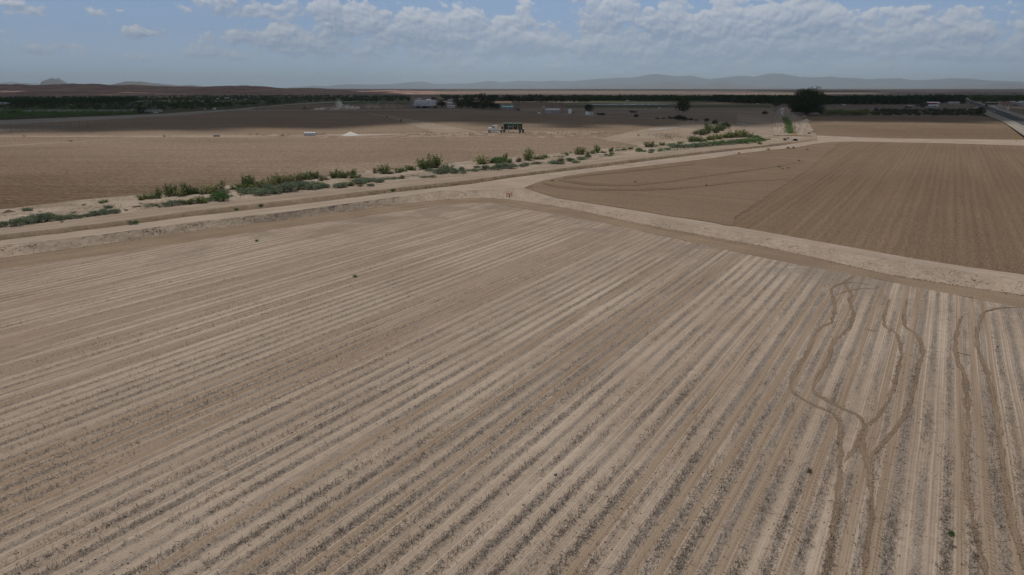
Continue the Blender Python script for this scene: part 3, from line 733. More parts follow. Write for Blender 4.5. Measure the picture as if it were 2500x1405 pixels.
# ------------------------------------------------------------------ hills and mountains
def terrain(name, crest, basey, d0, d1, x0, x1, nx, nd, mtl, rough, seed, label, cat='hills', gully=60.0, back=.6):
    PX = np.linspace(x0, x1, nx); T = np.concatenate([np.linspace(0, 1, nd), 1 + np.linspace(0, back, nd // 2)[1:]])
    cz = poly(crest)(PX)
    X = np.zeros((nx, len(T))); Y = X.copy(); Z = X.copy()
    for k, t in enumerate(T):
        D = d0 + (d1 - d0) * t
        a, b, _ = ray(PX, HORIZON); h = np.hypot(a, b)
        X[:, k] = a / h * D; Y[:, k] = b / h * D
        _, _, dd = ray(PX, cz)
        top = H + d1 * dd / np.hypot(*ray(PX, cz)[:2])
        e = t ** .8 if t <= 1 else max(0, 1 - (t - 1) / back)
        s = e
        n = fbm(X[:, k] / gully, Y[:, k] / gully / 2.2, 5, seed)
        r = 1 - np.abs(fbm(X[:, k] / gully * .7, Y[:, k] / gully * .35, 5, seed + 3)) * 2
        Z[:, k] = np.maximum(top, 1) * s + rough * np.minimum(top, rough * 12) / (rough * 12) * (n * .8 + (r - .6) * .9) * 3.0 * (math.sin(math.pi * min(1, t * .5 + .02)) if t < 1 else e) * (1 if t < .93 else .45) - 1.0 * (t == 0) - (3 if t == T[-1] else 0)
    i = np.arange(nx - 1)[:, None] * len(T) + np.arange(len(T) - 1)[None]
    F = np.stack([i, i + len(T), i + len(T) + 1, i + 1], -1).reshape(-1, 4)
    tag(link(name, mesh_np(name, np.stack([X, Y, Z], -1).reshape(-1, 3), F, None, False, [mtl])), label, cat, None, 'structure')
def hill_mat(name, a, b, c_, sc):
    m, g, out = mat(name)
    p = pos(g); z = g.sep(p)[2]
    n = g.noise(p, sc, 5, .65); n2 = g.noise(g.vm('MULTIPLY', p, (1, .5, 3)), sc * 5, 5, .7)
    c = g.mix(g.ss(n, .4, .62), a, b)
    c = g.mix(g.ss(n2, .52, .66), c, c_)
    finish(g, out, c, .95, spec=.05)
    return m
M_BAD = hill_mat('badland_rock', (.20, .128, .108, 1), (.30, .205, .165, 1), (.115, .085, .075, 1), .004)
M_MTN = hill_mat('mountain_rock', (.085, .085, .10, 1), (.12, .11, .115, 1), (.06, .06, .07, 1), .0005)
M_MTN2 = hill_mat('foothill_rock', (.13, .115, .11, 1), (.165, .145, .13, 1), (.085, .08, .08, 1), .001)
terrain('hills', [(-400, 207), (0, 207), (100, 208), (200, 206.5), (260, 207.5), (330, 208), (420, 212), (480, 213), (540, 211), (600, 209.5), (640, 211.5), (700, 216.5), (760, 215.3), (800, 217), (860, 220.5), (900, 222), (960, 220.5), (1020, 223.5), (1060, 227)], 0, 2300, 4300, -400, 1060, 520, 46, M_BAD, 3.2, 71, 'red brown eroded badland hills on the left')
terrain('hills', [(900, 224.5), (980, 221.5), (1030, 222.5), (1100, 226), (1160, 228.2)], 0, 2500, 3300, 880, 1170, 120, 24, M_BAD, 2.0, 75, 'low reddish ridge in front of the desert plain')
terrain('mountain', [(-300, 203), (0, 203), (30, 200.5), (60, 203), (90, 204), (180, 210), (220, 213)], 0, 44000, 52000, -300, 220, 120, 20, M_MTN, 90, 81, 'faint far blue ridge at the left edge', 'mountain', 900)
terrain('mountain', [(96, 212), (102, 201), (110, 196.5), (122, 193.5), (132, 191), (142, 195), (155, 202), (168, 209)], 0, 23000, 25000, 94, 170, 90, 22, M_MTN2, 32, 83, 'small pointed butte standing on the left skyline', 'mountain', 300)
terrain('mountain', [(120, 212), (138, 195), (147, 191), (155, 197), (170, 206), (178, 210)], 0, 31000, 34000, 118, 180, 70, 20, M_MTN, 30, 84, 'paler peak just behind the small pointed butte', 'mountain', 300)
terrain('mountain', [(268, 209), (290, 204), (312, 199.8), (345, 199.4), (370, 204), (400, 205.5), (440, 209.5), (470, 208.5), (500, 212), (520, 214)], 0, 20000, 24000, 262, 520, 160, 22, M_MTN2, 28, 87, 'low rounded pale ridge on the left skyline', 'mountain', 400)
ridge = [(690, 215), (730, 212), (770, 208.5), (800, 211), (850, 205.5), (890, 207), (930, 206.5), (980, 203.5), (1010, 201), (1037, 199.5), (1060, 205), (1100, 204), (1150, 202.5), (1190, 198), (1220, 201.5), (1270, 196.5), (1310, 198), (1350, 195.5), (1380, 197.5), (1430, 195), (1500, 189.5), (1560, 186), (1600, 180.5), (1640, 184.5), (1680, 185.5), (1730, 193.5), (1760, 190.5), (1805, 183), (1840, 186), (1878, 179.5), (1910, 182.5), (1950, 190.5), (2000, 190.5), (2090, 188.5), (2140, 191), (2230, 196), (2300, 194), (2360, 192.5), (2420, 197), (2500, 201), (2700, 204), (2900, 210)]
terrain('mountain', ridge, 0, 44000, 54000, 690, 2900, 520, 26, M_MTN, 130, 91, 'long hazy blue mountain range along the horizon', 'mountain', 2100)
terrain('mountain', [(1330, 217), (1420, 212), (1500, 208), (1570, 206), (1632, 198.5), (1680, 206), (1720, 208), (1755, 200.5), (1800, 205), (1850, 211), (1900, 214), (1960, 217)], 0, 32000, 38000, 1330, 1960, 220, 24, M_MTN2, 75, 95, 'lower pale foothills in front of the mountain range', 'mountain', 1300)
terrain('mountain', [(2030, 217), (2090, 213), (2160, 210.5), (2200, 214), (2300, 213), (2380, 208), (2440, 203), (2500, 203.5), (2600, 205), (2800, 212)], 0, 34000, 40000, 2030, 2800, 200, 20, M_MTN2, 65, 97, 'pale foothills at the right end of the range', 'mountain', 1300)
terrain('hills', [(2170, 228), (2250, 223.5), (2350, 221.5), (2500, 219.5), (2800, 218)], 0, 4200, 6500, 2150, 2800, 160, 20, hill_mat('mesa_rock', (.29, .23, .2, 1), (.24, .19, .165, 1), (.15, .12, .105, 1), .003), 3, 99, 'low pale mesa beyond the highway on the right')
# ------------------------------------------------------------------ plants
def cards(P, size, rg, flat=0.0, N=None):
    """small leaf quads at points P"""
    n = len(P)
    a = rg.normal(size=(n, 3)); a[:, 2] *= (1 - flat); a /= np.linalg.norm(a, axis=1)[:, None]
    b = rg.normal(size=(n, 3)); b -= (b * a).sum(1)[:, None] * a; b /= np.linalg.norm(b, axis=1)[:, None]
    s = size * rg.uniform(.6, 1.35, n)[:, None]
    a = a * s; b = b * s * .62
    V = np.stack([P - a - b * .4, P - b * .1 + b * 0 + a * 0 - b * .9, P + a + b * .3, P + b], 1).reshape(-1, 3)
    F = np.arange(4 * n).reshape(n, 4)
    return V, F

def tubes(segs):
    """list of (p0, p1, r0, r1) as square tubes"""
    V = []; F = []
    for p0, p1, r0, r1 in segs:
        p0 = np.array(p0, float); p1 = np.array(p1, float); d = p1 - p0; d /= (np.linalg.norm(d) + 1e-9)
        u = np.cross(d, (0, 0, 1.0) if abs(d[2]) < .9 else (1.0, 0, 0)); u /= np.linalg.norm(u); w_ = np.cross(d, u)
        b = len(V)
        for p, r in ((p0, r0), (p1, r1)):
            for k in range(5):
                an = 2 * math.pi * k / 5
                V.append(p + (u * math.cos(an) + w_ * math.sin(an)) * r)
        F += [(b + k, b + (k + 1) % 5, b + 5 + (k + 1) % 5, b + 5 + k) for k in range(5)]
    return np.array(V), np.array(F)

M_BARK = simple('bark', (.13, .10, .08), .9, .25, 3)
M_STEM = simple('dry_stem', (.17, .14, .10), .9, .25, 6)
LEAF = {
    'tree': leaf('tree_leaves', (.030, .048, .020), (.055, .075, .030)),
    'orchard': leaf('orchard_leaves', (.026, .052, .022), (.040, .075, .030)),
    'bright': leaf('light_leaves', (.045, .075, .028), (.075, .105, .040)),
    'willow': leaf('willow_leaves', (.115, .165, .066), (.195, .225, .095)),
    'sage': leaf('saltbush_leaves', (0.169, 0.215, 0.144), (0.250, 0.281, 0.194)),
    'yellow': leaf('yellow_green_leaves', (.175, .205, .072), (.26, .27, .115)),
    'flower': leaf('flowering_leaves', (0.163, 0.188, 0.075), (0.250, 0.250, 0.112), (0.562, 0.500, 0.300)),
    'green': leaf('fresh_green_leaves', (.105, .19, .07), (.17, .25, .095)),
    'scrubleaf': leaf('mesquite_leaves', (.035, .055, .026), (.060, .082, .036)),
    'dry': leaf('dry_brown_twigs', (.17, .125, .08), (.24, .185, .12)),
    'darkbush': leaf('dark_bush_leaves', (.045, .055, .032), (.075, .08, .045)),
}
def tree_meshes(h, w, n, size, seed, trunk_h, lobes, spiky=0.0):
    rg = np.random.default_rng(seed)
    C = []; segs = []
    base = np.zeros(3); top = np.array([rg.normal() * .03 * w, rg.normal() * .03 * w, trunk_h])
    segs.append((base, top, .035 * h * .6 + .05, .022 * h * .6 + .03))
    for k in range(lobes):
        t = (k + .5) / lobes
        an = k * 2.399 + rg.uniform(0, .8)
        zz = trunk_h + (h - trunk_h) * (.10 + .78 * t)
        prof = math.sin(math.pi * (.22 + .66 * t)) ** .8
        rr = w * .5 * prof * rg.uniform(.35, .78)
        c = np.array([math.cos(an) * rr, math.sin(an) * rr, zz + rg.normal() * h * .03])
        r = w * rg.uniform(.15, .24)
        C.append((c, r))
        mid = top * .45 + c * .55 + np.array([0, 0, -.06 * h])
        segs.append((top * .95, mid, .014 * h + .02, .010 * h + .01)); segs.append((mid, c, .010 * h + .01, .004 * h + .005))
    wt = np.array([r ** 2 for c, r in C]); cnt = np.maximum(6, (n * wt / wt.sum()).astype(int))
    P = []
    for (c, r), m_ in zip(C, cnt):
        d = rg.normal(size=(m_, 3)); d /= np.linalg.norm(d, axis=1)[:, None]
        q = c + d * (r * rg.uniform(.35, 1.12, m_) ** .6)[:, None] * np.array([1.1, 1.1, .85 + spiky])
        P.append(q)
    P = np.concatenate(P); P[:, 2] = np.maximum(P[:, 2], .12 * h)
    V, F = cards(P, size, rg)
    return tubes(segs), (V, F)

PROTO = {}
def proto_tree(kind, k, h, w, n, size, trunk_h, lobes, lf, spiky=0.0):
    (tv, tf), (cv, cf) = tree_meshes(h, w, n, size, hash((kind, k)) % 1000 if False else sum(map(ord, kind)) * 7 + k * 13, trunk_h, lobes, spiky)
    PROTO.setdefault(kind, []).append((mesh_np('trunk', tv, tf, None, True, [M_BARK]), mesh_np('crown', cv, cf, None, False, [LEAF[lf]]), h, w))
for k in range(3): proto_tree('shade', k, 10, 10, 900, .42, 2.0, 20, 'tree')
for k in range(3): proto_tree('tall', k, 12, 8, 900, .42, 2.5, 20, 'tree')
for k in range(4): proto_tree('orchard', k, 10, 9, 420, .62, 1.6, 15, 'orchard')
for k in range(2): proto_tree('scrub', k, 5, 6, 420, .36, .5, 12, 'darkbush')
for k in range(2): proto_tree('light', k, 9, 9, 600, .45, 1.6, 16, 'bright')
proto_tree('big', 0, 21, 24, 9000, .55, 1.0, 60, 'tree')
proto_tree('round', 0, 10, 11, 1700, .36, 2.2, 26, 'tree')
proto_tree('cypress', 0, 8, 6.4, 1100, .34, .3, 24, 'tree')
TZ = lambda py: 0.0
def tree(name, px, base, top, width, kind, label, k=None, group=None, cat='tree', z=0.0, depth=None):
    p = at(px, base, z)
    pr = PROTO[kind]; tr, cr, h0, w0 = pr[(k if k is not None else int(px)) % len(pr)]
    s = ppm(p); hh = max(1.0, (base - top) / s / math.cos(0)); ww = width / s
    o = thing(name, label, cat, p, random.uniform(0, 6.28), group, (ww / w0, ww / w0, hh / h0))
    link('trunk', tr, o); link('crown', cr, o)
    return o
T = tree
T('cottonwood_tree', 1968, 281, 221, 82, 'big', 'huge dark tree standing beside the double farm road')
T('shade_tree', 1938, 275, 243, 36, 'shade', 'lower dark tree leaning against the left side of the huge tree', 0)
T('round_tree', 1667, 277.5, 247, 37, 'round', 'lone round tree with short trunk in grey brown field')
T('round_tree', 1437, 275, 256, 25, 'round', 'dark round tree right behind the white storage tanks')
T('shade_tree', 1835, 257, 232.5, 24, 'tall', 'dark tree at the front left of the orchard end', 0)
T('shade_tree', 1862, 256, 232, 28, 'shade', 'broad dark tree second in front of the orchard end', 1)
T('shade_tree', 1893, 263.5, 241, 30, 'shade', 'dark tree standing left of the farm road end', 2)
T('shade_tree', 1918, 258, 238, 26, 'shade', 'dark tree right behind the end of the farm road', 0)
T('shade_tree', 2012, 259, 238, 30, 'shade', 'dark tree touching the right side of the huge tree', 1)
T('bare_tree', 2006, 280, 262, 20, 'scrub', 'thin brownish half bare tree beside the huge tree', 0)
farm = [(1078, 264, 245, 24), (1060, 252, 238, 18), (1092, 250, 235, 24), (1112, 255, 236, 20), (1125, 267, 243, 26), (1142, 267, 240, 32), (1118, 243, 233, 12), (1138, 251, 232.5, 12), (1152, 262, 237, 26), (1176, 259, 229.5, 25),
        (1166, 267.5, 249, 24), (1184, 267, 249, 24), (1207, 258, 231, 26), (1196, 266, 238, 30), (1203, 268, 252, 22), (1214, 267.5, 254, 17), (1180, 268, 254, 16), (1158, 268, 252, 16)]
fl = ['tree squeezed between the barn and the white trailer', 'tree rising behind the right end of the barn', 'dark tree behind the roof ridge of the tan house', 'dark tree right of the tan house', 'big dark tree just right of the white trailer', 'wide dark tree in the middle of the farmyard grove', 'small far tree top above the tan house', 'narrow pointed tree top above the farmyard grove', 'dark tree behind the middle of the farmyard grove', 'tallest tree of the farmyard grove',
      'dark tree at the front of the farmyard grove', 'leafy dark tree under the tallest farmyard tree', 'tall broad tree behind the tan warehouse', 'dark tree left of the tan warehouse wall', 'low tree in front of the tan warehouse', 'small bushy tree touching the tan warehouse corner', 'low olive tree at the front edge of the grove', 'brownish low tree below the wide farmyard tree']
for (x, b, t, w_), l in zip(farm, fl):
    T('farm_tree', x, b, t, w_, 'tall' if (b - t) > w_ * .95 else 'shade', l, group='farmyard grove')
T('cypress_tree', 2393, 281.5, 262, 25, 'cypress', 'dense dark conifer bush beside the highway')
T('slim_tree', 2407, 263, 254, 6, 'tall', 'slim dark tree just above the conifer at the highway', 0)
T('shade_tree', 2250, 264, 243, 27, 'scrub', 'brownish dark tree left of the metal sheds', 0)
T('shade_tree', 2290, 252, 231.3, 23, 'shade', 'round tree top rising above the dark orchard', 1)
T('shade_tree', 2349, 256, 246, 14, 'shade', 'small dark tree near the far bend of the highway', 2)
for x, b, t, w_, l in ((2330, 248, 233, 6, 'tiny pointed tree top above the right end of orchard'), (1760, 240, 235, 8, 'small tree top above the far left orchard')):
    T('far_tree', x, b, t, w_, 'tall', l)
# row of trees behind the farm and along the valley
k_ = 0
for x in range(1222, 1440, 9):
    b = 251.5 + random.uniform(-.6, .4); t = 237.5 + random.uniform(-2.6, 2)
    T('windbreak_tree', x + random.uniform(-2, 2), b, t, random.uniform(12, 18), 'tall' if k_ % 2 else 'shade', 'dark windbreak tree in the belt right of the farmyard', k_, 'windbreak behind the farm'); k_ += 1
# orchards: three front rows as trees, the depth behind as one mass
def orchard(px0, px1, b0, b1, rows, step, hh, label, group, light=False):
    for r in range(rows):
        x = px0
        while x < px1:
            f = (x - px0) / (px1 - px0); base = b0 + (b1 - b0) * f - r * .75
            p = at(x, base); s = ppm(p)
            T('orchard_tree', x, base, base - hh * s * random.uniform(.78, 1.06), random.uniform(8, 11.5) * s, 'orchard', label, random.randrange(4), group)
            x += step * s * random.uniform(.92, 1.08)
orchard(1742, 1822, 249.7, 254, 2, 8.5, 9.5, 'dark orchard tree in the left front edge of the long orchard', 'orchard edge left of the huge tree')
orchard(1925, 2236, 256, 256, 2, 8.5, 10.5, 'dark orchard tree in the long front edge behind the huge tree', 'orchard edge right of the huge tree')
orchard(2238, 2350, 254, 250, 2, 8.5, 10.5, 'dark orchard tree in the right front edge behind the metal sheds', 'orchard edge behind the sheds')
orchard(64, 338, 259, 250.5, 1, 9.5, 7.5, 'dark orchard tree in the left valley orchard edge', 'orchard edge on the left')
def mass(name, label, cat, pts, n, h, w_, size, lf, seed, per=40, hv=.25):
    """one far-off wood or brush that reads as a mass; pts: px quad corner lines (top line, bottom line)"""
    rg = np.random.default_rng(seed)
    top, bot, x0, x1 = pts; ft, fb = poly(top), poly(bot)
    # uniform over the land, not over the picture
    C = []
    while len(C) < n:
        x = rg.uniform(x0, x1); a = float(ft(x)); b = float(fb(x))
        d0, d1 = at(x, b).length, at(x, a).length
        D = rg.uniform(d0, d1) if name == 'scrub' else math.sqrt(rg.uniform(d0 * d0, d1 * d1))
        f = (1 / D - 1 / d1) / (1 / d0 - 1 / d1)
        p = at(x, a + (b - a) * f)
        C.append(p)
    C = np.array([tuple(c) for c in C])
    hs = h * rg.uniform(1 - hv, 1 + hv, n)
    d = rg.normal(size=(n, per, 3)); d /= np.linalg.norm(d, axis=2)[..., None]
    r = rg.uniform(.5, 1.05, (n, per))[..., None]
    P = C[:, None] + d * r * np.stack([w_ / 2 + 0 * hs, w_ / 2 + 0 * hs, hs * .5], -1)[:, None] + np.stack([0 * hs, 0 * hs, hs * .52], -1)[:, None]
    V, F = cards(P.reshape(-1, 3), size, rg)
    tag(link(name, mesh_np(name, V, F, None, False, [LEAF[lf]])), label, cat, None, 'stuff')
mass('orchard', 'dark mass of orchard trees behind the front rows', 'orchard', ([(1742, 246.2), (1830, 250.2), (2000, 252.2), (2240, 252.2), (2350, 247.5)], [(1742, 248.6), (1830, 253), (2000, 254.9), (2240, 254.8), (2350, 248.9)], 1742, 2350), 1100, 9, 9.5, 1.0, 'orchard', 11, 34, .12)
mass('orchard', 'green mass of far orchard on the valley floor', 'orchard', ([(1440, 242.5), (1600, 242.8), (1745, 243.5)], [(1440, 246.5), (1600, 246.8), (1745, 247.2)], 1440, 1745), 900, 6, 9, 1.3, 'bright', 12, 24, .1)
mass('orchard', 'dark mass of valley orchard on the left', 'orchard', ([(-300, 251), (60, 252), (335, 247)], [(-300, 258), (60, 257), (335, 250)], -300, 335), 520, 7, 9.5, 1.2, 'orchard', 13, 30, .12)
mass('woods', 'green trees spread beyond the highway on the right', 'woods', ([(2372, 242), (2520, 242)], [(2372, 246.5), (2440, 250), (2520, 252)], 2372, 2600), 300, 7, 11, 1.0, 'bright', 14, 44, .3)
mass('scrub', 'dark mesquite scrub across the left valley floor', 'scrub', ([(-300, 240.5), (340, 237), (700, 234), (1000, 236)], [(-300, 268), (0, 268), (340, 270), (520, 267.5), (640, 257.5), (720, 252), (830, 248), (1000, 247)], -300, 1000), 2600, 3.0, 5.4, .75, 'scrubleaf', 15, 22, .55)
mass('brush', 'green brush growing beside the gravel road on the left', 'brush', ([(-300, 272), (200, 273), (340, 275)], [(-300, 299), (0, 292), (200, 284.5), (340, 279.5)], -300, 340), 900, 2.2, 3.4, .42, 'green', 16, 30, .4)
mass('woods', 'far band of dark trees on the valley floor', 'woods', ([(1000, 237.2), (1500, 238), (2000, 238.6), (2400, 238.5)], [(1000, 241.5), (1500, 241.3), (2000, 241), (2400, 241)], 1080, 2400), 420, 5, 11, 1.6, 'tree', 17, 20, .4)
mass('brush', 'dark low brush between the right field and the sheds', 'brush', ([(2120, 269.5), (2400, 270)], [(2120, 283), (2400, 283)], 2130, 2392), 330, 1.7, 3.4, .40, 'darkbush', 18, 40, .45)
mass('brush', 'pale weeds lining the flank of the dark canal road', 'brush', ([(980, 466), (1250, 430), (1500, 400), (1750, 370), (1850, 360)], [(980, 469), (1250, 433), (1500, 403), (1750, 372.5), (1850, 361.5)], 980, 1850), 800, .42, .5, .09, 'dry', 19, 18, .5)

SCRUB_TREES = [(50, 264, 254, 22, 'dark bushy tree at the left edge above the bridge'), (118, 266, 252, 22, 'dark tree second from the left above the bridge'), (198, 266, 254, 20, 'round dark tree above the middle of the bridge'), (238, 268, 256, 22, 'dark tree standing right above the bridge middle'), (342, 277.5, 260, 28, 'dark spreading tree at the right end of the bridge'), (75, 247, 240.5, 18, 'round far tree top above the left orchard'), (277, 246, 238, 12, 'dark pointed tree top above the left orchard'), (258, 246, 240, 12, 'low round tree top beside the pointed one'), (322, 248, 239.5, 9, 'small dark tree at the right end of the left orchard'),
               (35, 281, 272, 24, 'dark bush below the left end of the bridge'), (430, 262, 252, 20, 'dark tree in the scrub left of the white box'), (380, 256, 247, 18, 'dark tree in the scrub behind the utility pole'), (480, 255, 246, 26, 'dark grove tree beside the far white house')]
for x, b, t, w_, l in SCRUB_TREES: T('mesquite_tree', x, b, t, w_, 'scrub' if b > 250 else 'shade', l)
for q, x in enumerate((843, 855, 883, 895, 904, 909, 918, 958, 997)):
    b = 249.2; T('field_tree', x, b, 242.4 - (q % 3) * .5, (8, 9, 6, 6, 5, 5, 8, 6, 9)[q], 'shade', 'small dark tree in the spaced row left of the barn', q, 'spaced row of trees left of the barn')
T('field_tree', 837, 257.5, 248.5, 9, 'tall', 'lone small tree standing in front of the spaced row', 1)
for x, b, t, w_ in ((2380, 250, 238, 20), (2400, 252, 239, 22), (2425, 254, 240, 24), (2450, 250, 236, 26), (2478, 250, 231, 34), (2498, 254, 236, 26), (2520, 256, 232, 36)):
    T('roadside_tree', x, b, t, w_, 'light', 'light green tree in the grove beyond the highway', None, 'grove beyond the highway')
for x, b, w_ in ((1046, 264.5, 14), (1020, 264.5, 12), (1036, 265, 14), (1063, 265, 9)):
    T('farm_bush', x, b, b - 5.5, w_, 'scrub', 'low dark bush along the front of the barn', None, 'bushes in front of the barn', 'bush')

# ---- shrubs
def shrub_proto(kind, k):
    rg = np.random.default_rng(900 + k * 31 + sum(map(ord, kind)))
    segs = []; P = []; size = .07
    if kind in ('willow', 'yellow', 'flower'):        # upright shoots, 2 m high, 2 m wide
        ns = 20 if kind == 'willow' else 24
        for i in range(ns):
            an = rg.uniform(0, 6.28); r0 = rg.uniform(0, .45) ; lean = rg.uniform(.05, .55)
            hh = rg.uniform(.9, 2.05) * (1 - .35 * lean)
            b = np.array([math.cos(an) * r0, math.sin(an) * r0, 0]); t = b + np.array([math.cos(an) * lean * .9, math.sin(an) * lean * .9, hh])
            segs.append((b, t, .016, .006))
            m_ = 46
            f = rg.uniform(.12, 1.05, m_) ** .8
            q = b + (t - b) * f[:, None] + rg.normal(size=(m_, 3)) * (.05 + .09 * np.sin(np.pi * np.clip(f, 0, 1)))[:, None]
            P.append(q)
        size = .078
    elif kind in ('sage', 'green', 'darkbush'):       # mound 1 m high, 1.6 m wide
        nl = 16
        for i in range(nl):
            an = i * 2.399; rr = .62 * math.sqrt((i + .4) / nl); zz = .72 * math.sqrt(max(0, 1 - (rr / .85) ** 2)) * rg.uniform(.75, 1.25)
            c = np.array([math.cos(an) * rr, math.sin(an) * rr, zz * .72])
            segs.append(((0, 0, 0), c, .02, .006))
            m_ = 48; d = rg.normal(size=(m_, 3)); d /= np.linalg.norm(d, axis=1)[:, None]
            P.append(c + d * rg.uniform(.4, 1.1, m_)[:, None] * np.array([.24, .24, .26]))
        size = .062
    else:                                             # dry tumbleweed, twigs
        for i in range(46):
            an = rg.uniform(0, 6.28); e = rg.uniform(.1, 1.5)
            t = np.array([math.cos(an) * math.cos(e) * .7, math.sin(an) * math.cos(e) * .7, math.sin(e) * .9]) * rg.uniform(.7, 1.1)
            segs.append(((0, 0, .05), t, .012, .006)); m_ = 9
            f = rg.uniform(.4, 1.0, m_); P.append(t * f[:, None] + rg.normal(size=(m_, 3)) * .07)
        size = .055
    P = np.concatenate(P); P[:, 2] = np.maximum(P[:, 2], .02)
    tv, tf = tubes(segs); V, F = cards(P, size, rg)
    zt = np.quantile(P[:, 2], .985); wt = np.quantile(np.abs(P[:, 0]), .97) * 2
    V2 = np.concatenate([V, tv]); F2 = np.concatenate([F, tf + len(V)])
    mi = np.concatenate([np.zeros(len(F), int), np.ones(len(tf), int)])
    return mesh_np('shrub', V2, F2, None, False, [LEAF[kind], M_STEM], mi), zt, wt
SP = {k: [shrub_proto(k, i) for i in range(4)] for k in ('willow', 'yellow', 'flower', 'sage', 'green', 'darkbush', 'dry')}
def level(px, py):
    """height of the land at a photo point near the canal"""
    if px > 1995 or px < -330: return 0.0
    a, b, c, d, e, f = (float(q(px)) for q in (L0, L1, L2, L3, MB_, L5))
    z2 = float(CZ(px))
    if py < a: return 0.05
    if py < b: t = (py - a) / (b - a); return .1 + (z2 - .1) * t + .12 * math.sin(math.pi * t)
    if py < c: return z2
    if py < d: return z2 - .45
    if py < e: return z2
    if px < 1282: return z2 * max(0, 1 - (py - e) / (f - e))
    return .55
NAME = {'willow': 'willow_shrub', 'yellow': 'rabbitbrush_shrub', 'flower': 'flowering_shrub', 'sage': 'saltbush_shrub', 'green': 'green_shrub', 'darkbush': 'dark_shrub', 'dry': 'dry_shrub'}
LOOK = {'willow': 'dark green upright', 'yellow': 'yellowish green feathery', 'flower': 'pale flowering', 'sage': 'blue green rounded', 'green': 'fresh green rounded', 'darkbush': 'dull dark', 'dry': 'dry brown'}
